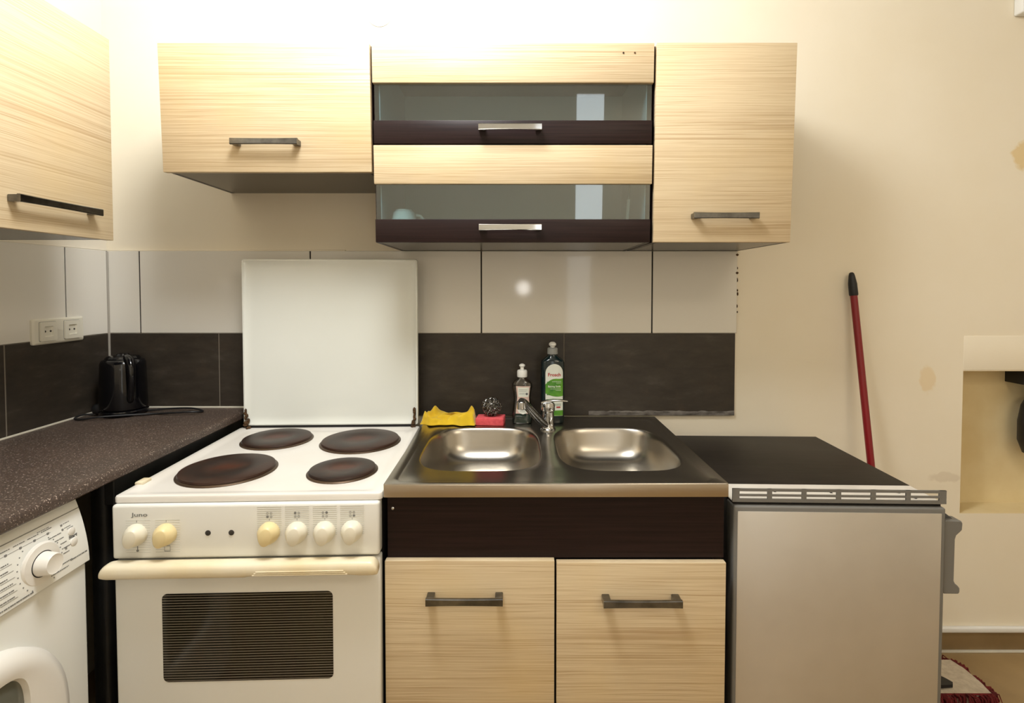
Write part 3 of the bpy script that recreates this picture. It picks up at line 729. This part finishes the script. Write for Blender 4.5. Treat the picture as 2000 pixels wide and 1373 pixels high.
# oven door, window, handle
dy0 = 0.0
dw = (-0.193, 0.190, 0.412, 0.6165)     # window x0 x1 z0 z1
wr = [(p[0]+(dw[0]+dw[1])/2, p[1]+(dw[2]+dw[3])/2) for p in rrect(dw[1]-dw[0], dw[3]-dw[2], 0.012, 6)]
door = G().box(-0.298, 0.298, dy0, 0.03, 0.165, 0.6930, 0.005, 3).out('oven_door', M['enamel'], st)
G().rings([[(x, dy0+0.004, z) for x, z in wr], [(x, dy0-0.0009, z) for x, z in wr]]).out('oven_window', M['oven_glass'], door)
g = G(); rs = []
ul = [0.0, .002, .005, .010, .016, .023, .031, .04] + [.04+.92*i/44 for i in range(1, 44)] + [.96, .969, .977, .984, .990, .995, .998, 1.0]
for u in ul:
    x = -0.306 + 0.605*u
    endf = min(1, (u*0.605+0.0008)/0.024, ((1-u)*0.605+0.0008)/0.018); e = math.sqrt(max(0.02, 1-(1-min(1, endf))**2))
    bot = 0.0065*sstep(0.012, 0.022, x)*(1-sstep(0.240, 0.262, x))
    zc, hz_, dp = 0.6855, 0.0175, 0.038
    ring = []
    for k in range(20):
        a = 2*PI*k/20; cy, cz = math.cos(a), math.sin(a)
        yy = -0.004 - dp/2 + dp/2*math.copysign(abs(cy)**0.75, cy)*(0.6+0.4*e)
        zz = zc + hz_*e*math.copysign(abs(cz)**0.75, cz)
        z1_ = zc + hz_*math.copysign(abs(cz)**0.75, cz)
        zz = (zc-hz_) + (z1_-(zc-hz_))*(0.30+0.70*e) + 0.003*(1-e)
        zz = max(zz, zc-hz_+bot)
        ring.append((x, yy, zz))
    rs.append(ring)
hd = g.rings(rs).out('handle', M['cream_plastic'], door, ang=50)
g = G()
for k in range(3): g.tube([(0.028+0.004*k, -0.0415-0.0004*k, 0.6775+0.0040*k), (0.235-0.004*k, -0.0415-0.0004*k, 0.6775+0.0040*k)], 0.0013, 6)
g.out('grip_ridges', M['cream_plastic'], hd)
G().box(-0.298, 0.298, 0.002, 0.03, 0.055, 0.160, 0.004, 3).out('drawer_front', M['enamel'], st)
for sx in (-0.26, 0.26):
    for sy in (0.06, 0.55): G().lathe([(0.02, 0), (0.02, 0.012), (0.012, 0.034)], (sx, sy, 0), 16).out('foot', M['black'], st)

# ================================================================ SINK UNIT
SX0, SX1, SYF, SYB, SZ = -0.3045, 0.4955, -0.662, -0.030, 0.8580
scx = (SX0+SX1)/2; scy = (SYF+SYB)/2; SW = SX1-SX0; SD = SYB-SYF
sk = empty('sink', (scx, SYF, 0.8266), (0, 0, R(0.25)))
tag(sk, 'stainless steel double-bowl sink top set on the pine base cabinet', 'sink')
def L(x, y, z): return (x-scx, y-SYF, z-0.8266)
bm = bmesh.new()
def ringv(pts): return [bm.verts.new(p) for p in pts]
def bridge(a, b):
    n = len(a)
    for i in range(n): bm.faces.new((a[i], a[(i+1) % n], b[(i+1) % n], b[i]))
def orr(ins, z, r): return [L(p[0]+scx, p[1]+scy, z) for p in rrect(SW-2*ins, SD-2*ins, r, 5)]
outer = [orr(0.0, SZ-0.0314, 0.004), orr(0.0, SZ-0.002, 0.004), orr(0.0015, SZ, 0.004), orr(0.016, SZ, 0.020), orr(0.022, SZ-0.0035, 0.026), orr(0.026, SZ-0.0045, 0.030)]
vr = [ringv(o) for o in outer]
for a, b in zip(vr[:-1], vr[1:]): bridge(a, b)
ZD = SZ-0.0045
edge_rings = [vr[-1]]
BY0, BY1 = -0.566, -0.158
for (bx0, bx1) in ((-0.262, 0.0745), (0.1165, 0.453)):
    w, d = bx1-bx0, BY1-BY0; cx, cy = (bx0+bx1)/2, (BY0+BY1)/2
    def br(ins, z, e, n=56): return [L(cx+p[0], cy+p[1], z) for p in superell(w-2*ins, d-2*ins, e, n)]
    prof = [(0, ZD, 3.6), (0.002, ZD-0.001, 3.6), (0.006, ZD-0.006, 3.6), (0.010, ZD-0.02, 3.6), (0.016, ZD-0.046, 3.6), (0.023, ZD-0.066, 3.55), (0.033, ZD-0.081, 3.5), (0.046, ZD-0.092, 3.4), (0.062, ZD-0.099, 3.2), (0.09, ZD-0.103, 2.8), (0.14, ZD-0.105, 2.2)]
    vv = [ringv(br(*p)) for p in prof]
    for a, b in zip(vv[:-1], vv[1:]): bridge(a, b)
    bm.faces.new(vv[-1]); edge_rings.append(vv[0])
es = []
for r_ in edge_rings:
    for i in range(len(r_)):
        es.append(bm.edges.get((r_[i], r_[(i+1) % len(r_)])))
bmesh.ops.triangle_fill(bm, edges=es, use_beauty=True, use_dissolve=False, normal=(0, 0, 1))
bmesh.ops.recalc_face_normals(bm, faces=bm.faces)
me = bpy.data.meshes.new('basin'); bm.to_mesh(me); bm.free()
basin = obj('basin', me, M['steel'], sk, True, 40)
fe = G().box(*[a-b for a, b in ((SX0+0.001, scx), (SX1-0.001, scx))], -0.0008, 0.004, 0.0, 0.0290, 0.0012, 2).out('front_edge', M['steel_edge'], sk)
for cx in (-0.094, 0.285):
    G().lathe([(0.043, 0), (0.043, 0.002), (0.036, 0.003), (0.030, 0.001), (0.0, 0.0005)], L(cx, -0.36, ZD-0.1055), 32, cap1=False).out('drain', M['chrome_b'], sk)
# base cabinet under the sink
sc_ = empty('sink_base_cabinet', (scx, SYF+0.022, 0)); tag(sc_, 'sink base cabinet with dark apron and two pine doors', 'cabinet')
hw = SW/2
G().box(-hw+0.003, hw-0.002, 0.001, 0.019, 0.672, 0.8255, 0.001, 1).out('apron', M['wenge'], sc_)
for s in (-1, 1): G().box(s*(hw-0.019) if s > 0 else -hw+0.003, hw-0.003 if s > 0 else -hw+0.019, 0.02, 0.58, 0.0, 0.690).out('side_panel', M['wenge'], sc_, smooth=False)
G().box(-hw+0.02, hw-0.02, 0.02, 0.58, 0.10, 0.116).out('bottom_panel', M['wenge'], sc_, smooth=False)
G().box(-hw+0.02, hw-0.02, 0.05, 0.066, 0.0, 0.10).out('plinth', M['wenge'], sc_, smooth=False)
G().box(-hw+0.02, hw-0.02, 0.021, 0.024, 0.11, 0.672).out('inner_shade_board', M['gap'], sc_, smooth=False)  # black sheet behind the doors, stands in for shade in their gaps
G().lathe([(0.0028, 0), (0.0036, 0.001), (0.0, 0.0024)], (-hw+0.016, 0.001, 0.791), 14, 'Y', cap1=False).out('screw', M['chrome_b'], sc_)
d1 = G().box(-hw+0.001, -0.0035, -0.018, -0.0005, 0.108, 0.6745, 0.0012, 2).out('door', M['wood'], sc_)
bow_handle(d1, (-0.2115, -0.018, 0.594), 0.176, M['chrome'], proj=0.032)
d2 = G().box(0.0015, hw-0.004, -0.019, -0.0015, 0.105, 0.6705, 0.0012, 2).out('door', M['wood'], sc_)
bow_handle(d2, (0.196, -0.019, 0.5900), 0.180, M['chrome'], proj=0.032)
# mixer tap
tp = empty('mixer_tap', (0.106, -0.185, ZD)); tag(tp, 'chrome single-lever mixer tap between the two sink bowls', 'tap')
G().lathe([(0.025, 0), (0.025, 0.004), (0.021, 0.008), (0.0195, 0.012), (0.0195, 0.058), (0.0205, 0.060)], n=28).out('body', M['chrome_b'], tp)
G().lathe([(0.0205, 0.061), (0.0225, 0.066), (0.0225, 0.080), (0.020, 0.088), (0.012, 0.0915), (0.0, 0.092)], n=28, cap1=False).out('cartridge_cap', M['chrome_b'], tp)
g = G(); rs = []
for (x, z, w, h) in ((-0.022, 0.088, 0.009, 0.004), (-0.005, 0.0925, 0.010, 0.005), (0.018, 0.0955, 0.0085, 0.0045), (0.040, 0.0955, 0.0075, 0.0035), (0.058, 0.0935, 0.0065, 0.003), (0.064, 0.0925, 0.004, 0.002)):
    rs.append([(x, p[0], z+p[1]) for p in superell(2*w, 2*h, 3, 14)])
g.rings(rs).out('lever', M['chrome_b'], tp)
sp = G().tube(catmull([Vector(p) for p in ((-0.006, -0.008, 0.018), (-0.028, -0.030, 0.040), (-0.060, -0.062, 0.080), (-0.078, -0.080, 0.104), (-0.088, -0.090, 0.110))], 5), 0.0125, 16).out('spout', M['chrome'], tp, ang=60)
G().lathe([(0.0125, 0.112), (0.0145, 0.110), (0.0145, 0.090), (0.0125, 0.088), (0.010, 0.090)], (-0.086, -0.090, 0.0), 20, cap1=True).out('aerator', M['chrome_b'], sp)

# ================================================================ THINGS BEHIND THE SINK
# small soap bottle
def bottle_shape(prof, n=44):
    rs = []
    for (z, w, d, e) in prof: rs.append([(p[0], p[1], z) for p in superell(w, d, e, n)])
    return G().rings(rs)
def prof_at(prof, z):
    for a, b in zip(prof[:-1], prof[1:]):
        if a[0] <= z <= b[0]:
            t = (z-a[0])/max(1e-9, b[0]-a[0]); return [a[k]+(b[k]-a[k])*t for k in (1, 2, 3)]
    return prof[-1][1:]
def front_y(prof, x, z, off):
    w, d, e = prof_at(prof, z); q = min(0.999, abs(x)/(w/2)); return -(d/2)*(1-q**e)**(1/e) - off
def patch(prof, zs, half, off, name, mat, parent, cx=0.0, nx=14):
    g = G(); rows = []
    for z in zs:
        h = half(z) if callable(half) else half
        a, b = (h if isinstance(h, tuple) else (-h, h))
        rows.append([(cx+a+(b-a)*i/nx, front_y(prof, cx+a+(b-a)*i/nx, z, off), z) for i in range(nx+1)])
    g.rings(rows, False, False, False)
    return g.out(name, mat, parent)
def wrap_text(prof, body, size, x, z, off, mat, parent, bold=0.0, name='lettering'):
    me = text_mesh(body, size, 0.0, bold=bold)
    for v in me.vertices:
        tx, tz = v.co.x+x, v.co.y+z; v.co = (tx, front_y(prof, tx, tz, off), tz)
    return obj(name, me, mat, parent, False)
def lin(a, b, n): return [a+(b-a)*i/n for i in range(n+1)]

b1 = empty('soap_bottle', (0.024, -0.098, ZD), (0, 0, R(-4)))
tag(b1, 'short clear dish soap bottle with white push cap and teal remainder, left of the tap', 'bottle')
pr1 = [(0, .058, .034, 3), (.004, .066, .040, 3), (.03, .068, .042, 3), (.06, .062, .038, 3), (.085, .056, .036, 2.8), (.105, .060, .036, 2.6), (.122, .068, .038, 2.4), (.134, .067, .038, 2.3), (.143, .054, .034, 2.2), (.150, .034, .028, 2), (.155, .024, .024, 2), (.163, .023, .023, 2)]
bottle_shape(pr1).out('shell', M['bottle_clear'], b1, ang=60)
pl = [(.002, .056, .032, 3), (.005, .063, .037, 3), (.034, .064, .038, 3)]
bottle_shape(pl).out('liquid', M['teal'], b1, ang=60)
tag(patch(pr1, lin(.036, .128, 12), lambda z: 0.0195 + 0.004*abs(z-.088)/.04, .0006, 'front_label', M['label_pink'], b1, cx=0.004), 'pinkish printed label')
patch(pr1, lin(.092, .124, 5), lambda z: 0.0165 + 0.003*abs(z-.088)/.04, .0009, 'label_field', M['label_white'], b1, cx=0.005)
g = G(); rows = []
zc_ = 0.052
patch(pr1, [zc_-0.018+0.036*i/12 for i in range(13)], lambda z: max(0.0005, math.sqrt(max(0, 0.018**2-(z-zc_)**2))), .0010, 'label_disc', M['label_white'], b1, cx=0.004)
random.seed(12)
def print_lines(prof, parent, rows_, off, mat):
    g = G()
    for (x0, x1, z, h) in rows_:
        x = x0
        while x < x1:
            b = min(x1, x+random.uniform(.002, .005))
            g.rings([[(x, front_y(prof, x, z-h/2, off), z-h/2), (b, front_y(prof, b, z-h/2, off), z-h/2)], [(x, front_y(prof, x, z+h/2, off), z+h/2), (b, front_y(prof, b, z+h/2, off), z+h/2)]], False, False, False)
            x = b + 0.0012
    return tag(g.out('label_print', mat, parent, smooth=False), kind='stuff')
print_lines(pr1, b1, [(-.009, .018, .116, .0016), (-.009, .016, .111, .0012), (-.008, .012, .104, .0016), (-.008, .012, .100, .0012), (-.006, .010, .086, .002), (-.005, .008, .080, .0014), (-.004, .010, .060, .003), (-.005, .013, .054, .0028), (-.006, .013, .047, .0016), (-.005, .012, .043, .0014)], .0013, M['print_mid'])
patch(pr1, lin(.098, .106, 4), lambda z: max(.0005, math.sqrt(max(0, .004**2-(z-.102)**2))), .0014, 'label_dot', M['print'], b1, cx=0.0165)
cp1 = G().lathe([(.0165, .157), (.0172, .159), (.0172, .176), (.0150, .180), (.0075, .181)], n=26).out('cap', M['cap_white'], b1)
G().lathe([(.0065, .180), (.0060, .190), (.0105, .194), (.0095, .198), (.0050, .201), (.0, .202)], n=20, cap1=False).out('push_nozzle', M['cap_white'], cp1)

b2 = empty('soap_bottle', (0.127, -0.092, ZD), (0, 0, R(3)))
tag(b2, 'tall dark green dish soap bottle with green and white label, right of the tap', 'bottle')
pr2 = [(0, .068, .042, 3.5), (.004, .076, .050, 3.5), (.03, .078, .052, 3.5), (.205, .078, .052, 3.5), (.212, .074, .050, 3.2), (.220, .056, .042, 2.6), (.228, .034, .032, 2.2), (.233, .030, .030, 2), (.240, .030, .030, 2)]
bottle_shape(pr2).out('shell', M['bottle_green'], b2, ang=60)
LH = 0.0295
lab_half = lambda z: LH if z < .172 else max(0.001, LH*math.sqrt(max(0, 1-((z-.172)/.0310)**2)))
patch(pr2, lin(.028, .172, 18) + lin(.174, .2028, 12), lab_half, .0006, 'front_label', M['label_white'], b2, cx=0.003)
g = G()
zs = lin(0, 1, 16)
rows = []
for i in range(15):
    x = 0.003-LH+2*LH*i/14; u = i/14
    top = .155 - .020*(1-u)*max(0, 1-u*1.6) + .002*math.sin(u*6); bot = .096 + .008*(1-u) - 0.006*math.sin(u*3)
    rows.append([(x, front_y(pr2, x, bot+(top-bot)*k/6, .0009), bot+(top-bot)*k/6) for k in range(7)])
g.rings(rows, False, False, False); g.out('label_band', M['label_green'], b2)
patch(pr2, lin(.029, .047, 4), LH, .0009, 'label_foot', M['label_green'], b2, cx=0.003)
patch(pr2, lin(.055, .060, 2), lambda z: (0.004, 0.018), .0010, 'label_strip', M['label_red'], b2, cx=0.006)
wrap_text(pr2, 'Frosch', 0.0160, 0.003, .1665, .0011, M['label_red'], b2, 0.0004)
wrap_text(pr2, 'Baking Soda', 0.0088, 0.003, .1275, .0012, M['label_white'], b2, 0.0001)
print_lines(pr2, b2, [(-.004, .026, .144, .0014), (.010, .026, .139, .0012), (-.010, .026, .1195, .0012), (.008, .026, .1145, .0012)], .0012, M['label_white'])
print_lines(pr2, b2, [(-.022, -.010, .1425, .003), (-.022, -.012, .100, .003), (.000, .026, .068, .0016), (.000, .026, .064, .0014)], .0012, M['label_green_d'])
cp2 = G().lathe([(.0175, .234), (.0182, .236), (.0175, .252), (.015, .255), (.008, .256)], n=26).out('cap', M['cap_grey'], b2)
G().lathe([(.0070, .255), (.0075, .259), (.0125, .264), (.0118, .270), (.0065, .274), (.0, .275)], n=20, cap1=False).out('push_nozzle', M['cap_white'], cp2)

# sponge and scouring ball
spg = G().box(-0.047, 0.047, -0.030, 0.030, 0, 0.026, 0.004, 3)
spg.map(lambda c: (c.x, c.y, c.z + 0.0015*math.sin(c.x*60)*(1 if c.z > 0.01 else 0)))
so_ = spg.out('sponge', M['sponge']); so_.location = (-0.082, -0.112, ZD+0.0005); so_.rotation_euler = (0, 0, R(-5))
tag(so_, 'pink rectangular sponge on the sink edge under the scouring ball', 'sponge')
random.seed(21)
g = G()
g.ball((0, 0, 0), 0.023, 2)
for k in range(110):
    ax = Vector((random.gauss(0, 1), random.gauss(0, 1), random.gauss(0, 1))).normalized(); u = ax.orthogonal().normalized(); w = ax.cross(u)
    rad = random.uniform(.022, .0335); off = random.uniform(-.018, .018); rr_ = math.sqrt(max(1e-5, rad*rad-off*off))
    a0 = random.uniform(0, 6.28); span = random.uniform(1.2, 2.6); n_ = 18; pts = []
    for i in range(n_+1):
        a = a0 + span*i/n_; wob = 0.0022*math.sin(i*2.2+k)
        pts.append(ax*(off+wob) + (u*math.cos(a)+w*math.sin(a))*(rr_+0.0016*math.cos(i*2.2+k)))
    g.tube(pts, 0.0008, 4)
sw = g.out('scouring_ball', M['wool']); sw.location = (-0.078, -0.108, ZD+0.0268+0.032)
tag(sw, 'round steel-wire scouring ball resting on the pink sponge', 'scouring ball')

# yellow cloth, crumpled heap
random.seed(5)
nx, ny = 64, 30; W_, D_ = 0.190, 0.080
verts = []; faces = []
def hgt(u, v):
    e = min(1, u/0.07, (1-u)/0.05)*min(1, v/0.12, (1-v)/0.14); e = sstep(0, 1, e)
    base = 0.030 - 0.005*math.sin(u*5) 
    ridge = 0.0050*math.sin(6*u + 9*v + 1.2*math.sin(5*v)) + 0.0030*math.sin(13*u-12*v+2*math.sin(5*u))
    peakL = 0.020*math.exp(-((u-0.22)/0.06)**2 - ((v-0.72)/0.2)**2) + 0.012*math.exp(-((u-0.06)/0.05)**2 - ((v-0.4)/0.25)**2)
    peakR = 0.024*math.exp(-((u-0.90)/0.05)**2 - ((v-0.70)/0.2)**2)
    cr = 0.0
    for (a_, b_, c_0, dpt, wd) in ((1.0, 0.9, 0.62, .008, .05), (1.0, -0.7, 0.30, .007, .045), (0.25, 1.0, 0.55, .007, .06), (1.0, -0.35, 0.66, .006, .04), (0.1, 1.0, 0.30, .005, .05)):
        cr -= dpt*math.exp(-((a_*u+b_*v-c_0)/wd)**2)
    val = cr - 0.014*math.exp(-((u-0.20)/0.05)**2 - ((v-0.25-0.5*(u-.2))/0.12)**2)
    return max(0.0015, e*(base + ridge*0.8 + peakL + peakR + val))
for j in range(ny+1):
    for i in range(nx+1):
        u, v = i/nx, j/ny
        wob = 0.006*math.sin(u*11+2)*(1 if v < .5 else -0.6) + 0.004*math.sin(u*23)
        verts.append(((u-0.5)*W_*(1-0.10*abs(v-.4)), (v-0.5)*D_ + wob*(1-abs(2*v-1)*0.2), hgt(u, v)))
for j in range(ny):
    for i in range(nx):
        a = j*(nx+1)+i; faces.append((a, a+1, a+nx+2, a+nx+1))
k0 = len(verts)
for (x, y, z) in list(verts): verts.append((x, y, max(0.0, z-0.0035)))
for j in range(ny):
    for i in range(nx):
        a = k0+j*(nx+1)+i; faces.append((a, a+nx+1, a+nx+2, a+1))
rim = [i for i in range(nx+1)] + [j*(nx+1)+nx for j in range(1, ny+1)] + [ny*(nx+1)+i for i in range(nx-1, -1, -1)] + [j*(nx+1) for j in range(ny-1, 0, -1)]
for a, b in zip(rim, rim[1:]+rim[:1]): faces.append((b, a, k0+a, k0+b))
me = bpy.data.meshes.new('cleaning_cloth'); me.from_pydata(verts, [], faces); me.update()
cl = obj('cleaning_cloth', me, M['cloth'], None, True, 80); cl.location = (-0.222, -0.108, SZ+0.0005); cl.rotation_euler = (0, 0, R(-3))
tag(cl, 'crumpled yellow cleaning cloth at the left back corner of the sink', 'cloth')

# ================================================================ FRIDGE
fr = empty('fridge', (0.760, -0.648, 0), (0, 0, R(-1.6)))     # local y=0 is the door front
tag(fr, 'small silver under-counter fridge with black top, right of the sink', 'fridge')
FW = 0.2445
G().box(-FW+0.003, FW-0.003, 0.055, 0.555, 0.02, 0.7985, 0.004, 2).out('body', M['fridge_body'], fr)
tb = G().box(-FW+0.001, FW+0.001, 0.118, 0.557, 0.7985, 0.8065, 0.0015, 2).out('top_board', M['fridge_top'], fr)
ms = G().box(-FW, FW+0.001, 0.008, 0.119, 0.8035, 0.8055, 0.0005, 1).out('top_strip', M['fridge_metal'], fr)
for (x, y, a) in ((-0.118, 0.075, 0.5), (0.018, 0.072, 0.5), (0.205, 0.040, -0.4)):
    q = G().box(-0.009, 0.009, -0.003, 0.003, 0, 0.0012, 0.0004, 1).out('slit', M['gap'], ms); q.location = (x, y, 0.8053); q.rotation_euler = (0, 0, a+1.0)
for (x, y) in ((0.150, 0.080), (0.183, 0.072)):
    G().lathe([(0.006, 0.8054), (0.006, 0.8072), (0.004, 0.8072), (0.004, 0.806)], (x, y, 0), 16, cap1=False).out('clip_ring', M['print_mid'], ms)
g = G()
vz0, vz1, vy0, vy1 = 0.8055, 0.8370, 0.004, 0.008
x0, x1 = -FW-0.002, FW+0.003
bars = [(vz0, vz0+0.0075), (vz0+0.0135, vz0+0.0180), (vz1-0.0062, vz1)]
for a, b in bars: g.box(x0, x1, vy0, vy1, a, b)
ncol = 6; pitch = (x1-x0-0.014)/ncol; pw = 0.0105
for k in range(ncol+1):
    c = x0+0.007+pitch*k; g.box(max(x0, c-pw/2-(0.004 if k in (0, ncol) else 0)), min(x1, c+pw/2+(0.004 if k in (0, ncol) else 0)), vy0+0.0002, vy1-0.0002, vz0, vz1)
G.out(g, 'vent_grille', M['fridge_grey'], fr, smooth=False)
G().box(-FW+0.004, FW-0.004, 0.012, 0.06, 0.788, 0.8030).out('door_gap_shade', M['gap'], fr, smooth=False)  # black filler: painted shade in the gap above the door
DZ0, DZ1 = 0.06, 0.7975
fd = G().box(-FW, FW, 0.0, 0.048, DZ0, DZ1, 0.005, 3).out('door', M['fridge_grey'], fr)
G().box(-FW+0.0085, FW-0.0105, -0.0012, 0.004, DZ0+0.01, DZ1-0.0125, 0.0008, 2).out('door_panel', M['fridge'], fd)
hp_ = [(0.0, 0.596), (0.004, 0.592), (0.037, 0.592), (0.040, 0.596), (0.040, 0.606), (0.036, 0.611), (0.029, 0.617), (0.026, 0.624), (0.0265, 0.722), (0.029, 0.731), (0.036, 0.738), (0.042, 0.744), (0.043, 0.760), (0.040, 0.766), (0.004, 0.768), (0.0, 0.764)]
g = G(); g.prism([(FW-0.001+a, b) for a, b in hp_], 0.004, 0.034, 'XZ'); hnd = g.out('handle', M['fridge_grey'], fd)
bmv = hnd.modifiers.new('bevel', 'BEVEL'); bmv.width = 0.0025; bmv.segments = 2; bmv.limit_method = 'ANGLE'
G().prism([(FW-0.001, 0.768), (FW+0.030, 0.764), (FW+0.012, 0.778), (FW-0.001, 0.780)], 0.016, 0.036, 'XZ').out('hinge_cover', M['fridge_body'], fd)
for sx in (-0.2, 0.2):
    for sy in (0.09, 0.5): G().lathe([(0.016, 0), (0.016, 0.008), (0.010, 0.022)], (sx, sy, 0), 14).out('foot', M['black'], fr)

# ================================================================ MOP
mp_ = empty('flat_mop', (1.275, -0.172, 0)); tag(mp_, 'flat floor mop with red handle leaning on the wall beside the fridge', 'mop')
top = Vector((1.180-1.275, -0.022+0.172, 1.365)); bot = Vector((-0.033, 0.0, 0.055)); dirv = (top-bot).normalized()
G().tube([bot, top-dirv*0.075], 0.0115, 16).out('handle', M['red'], mp_)
G().tube([top-dirv*0.082, top-dirv*0.078, top-dirv*0.04, top-dirv*0.012, top-dirv*0.003, top], [0.0125, 0.0142, 0.0138, 0.0098, 0.0075, 0.004], 18).out('grip', M['black'], mp_)
G().tube([(-0.033, 0, 0.045), bot+dirv*0.08], [0.016, 0.014], 14).out('socket_joint', M['black'], mp_)
HX = 0.232; y0, y1 = -0.080, 0.082
g = G(); rs = []
for i in range(31):
    u = i/30; x = -HX + 2*HX*u
    rs.append([(x, y0, 0.006), (x, y0+0.004, 0.030), (x, y0+0.05, 0.034+0.002*math.sin(i*1.7)), (x, y1-0.05, 0.034+0.002*math.cos(i*1.3)), (x, y1-0.004, 0.030), (x, y1, 0.006)])
pad = g.rings(rs).out('pad', M['mop_white'], mp_)
pts = [(-0.20, -0.035), (0.06, -0.060), (0.122, -0.055), (0.130, -0.045), (0.122, -0.028), (0.06, 0.058), (-0.20, 0.035)]
G().prism(pts, 0.036, 0.046, 'XY').out('plate', M['black'], mp_)
random.seed(9); g = G()
def strand(x, y, dx, dy):
    h = random.uniform(.022, .034); o = random.uniform(.010, .026); r_ = random.uniform(.0018, .003)
    g.tube([(x, y, h), (x+dx*o*.6, y+dy*o*.6, h+random.uniform(-.006, .004)), (x+dx*o+random.uniform(-.004, .004), y+dy*o+random.uniform(-.004, .004), random.uniform(.003, .014))], [r_, r_, r_*.6], 5)
for i in range(190):
    x = -HX + 2*HX*random.random(); strand(x, y0+0.002, random.uniform(-.4, .4), -1)
for i in range(90): strand(-HX + 2*HX*random.random(), y1-0.002, random.uniform(-.4, .4), 1)
for i in range(110): strand(HX-0.001, random.uniform(y0, y1), 1, random.uniform(-.4, .4))
for i in range(40): strand(-HX+0.001, random.uniform(y0, y1), -1, random.uniform(-.4, .4))
for i in range(16): g.box(-HX+0.03*i, -HX+0.03*i+0.012, y0-0.002, y0+0.002, 0.004, 0.028)
g.tube([(-HX, y0+0.003, 0.031), (HX, y0+0.003, 0.031), (HX-0.003, y1-0.003, 0.031)], 0.003, 6)
tag(g.out('fringe', M['mop_red'], mp_), kind='stuff')

# ================================================================ THINGS ON THE WALL
rc = empty('round_wall_cover', (-0.474, 0, 2.268)); tag(rc, 'round white blanking cover on the wall above the cabinets', 'wall cover')
G().lathe([(0.044, 0.0), (0.044, 0.003), (0.040, 0.006), (0.0, 0.0075)], (0, 0, 0), 40, 'Y', cap1=False).out('disc', M['white_paint'], rc)
G().lathe([(0.004, 0.0065), (0.004, 0.0082), (0.0, 0.0084)], (0, 0, 0), 14, 'Y', cap1=False).out('screw', M['outlet'], rc)
jb = empty('junction_box', (1.825, 0, 2.258)); tag(jb, 'white junction box on the wall at the top right corner', 'junction box')
G().box(-0.082, 0.082, -0.035, 0, 0, 0.16, 0.006, 3).out('housing', M['white_paint'], jb)
G().box(-0.078, 0.078, -0.038, -0.035, 0.006, 0.154, 0.002, 2).out('cover_plate', M['white_paint'], jb)
# dark things in the niche, right edge of the photo
nb = empty('black_bracket', (1.912, ND, NZ1-0.055)); tag(nb, 'small black device under the niche ceiling at the right edge of the photo', 'device')
G().box(-0.075, 0.12, -0.075, 0, 0, 0.054, 0.003, 2).out('housing', M['black'], nb)
g = G(); g.tube([(-0.045, -0.0765, 0.012), (-0.045, -0.0765, 0.034), (-0.028, -0.0765, 0.040), (-0.010, -0.0765, 0.040)], 0.0016, 6); g.tube([(-0.045, -0.0765, 0.014), (-0.01, -0.0765, 0.010)], 0.0014, 6); g.out('silver_mark', M['fridge_metal'], nb)
pz = empty('dark_pouch', (1.915, 0.02, 0.695)); tag(pz, 'dark soft pouch hanging in the wall niche below the black device', 'pouch')
rs = []
for (z, rx, ry) in ((0.0, 0.03, 0.03), (0.015, 0.062, 0.045), (0.06, 0.082, 0.052), (0.13, 0.088, 0.052), (0.19, 0.078, 0.046), (0.235, 0.050, 0.034), (0.250, 0.022, 0.018), (0.264, 0.016, 0.012)):
    rs.append([(rx*math.cos(2*PI*i/28)*(1+0.05*math.sin(3*2*PI*i/28+z*20)), ry*math.sin(2*PI*i/28), z) for i in range(28)])
G().rings(rs).out('body', M['black'], pz, ang=60)
G().tube([(0, -0.012, 0.25), (0.012, 0, 0.25), (0, 0.012, 0.25), (-0.012, 0, 0.25), (0, -0.012, 0.25)], 0.004, 8).out('tie', M['gap'], pz)
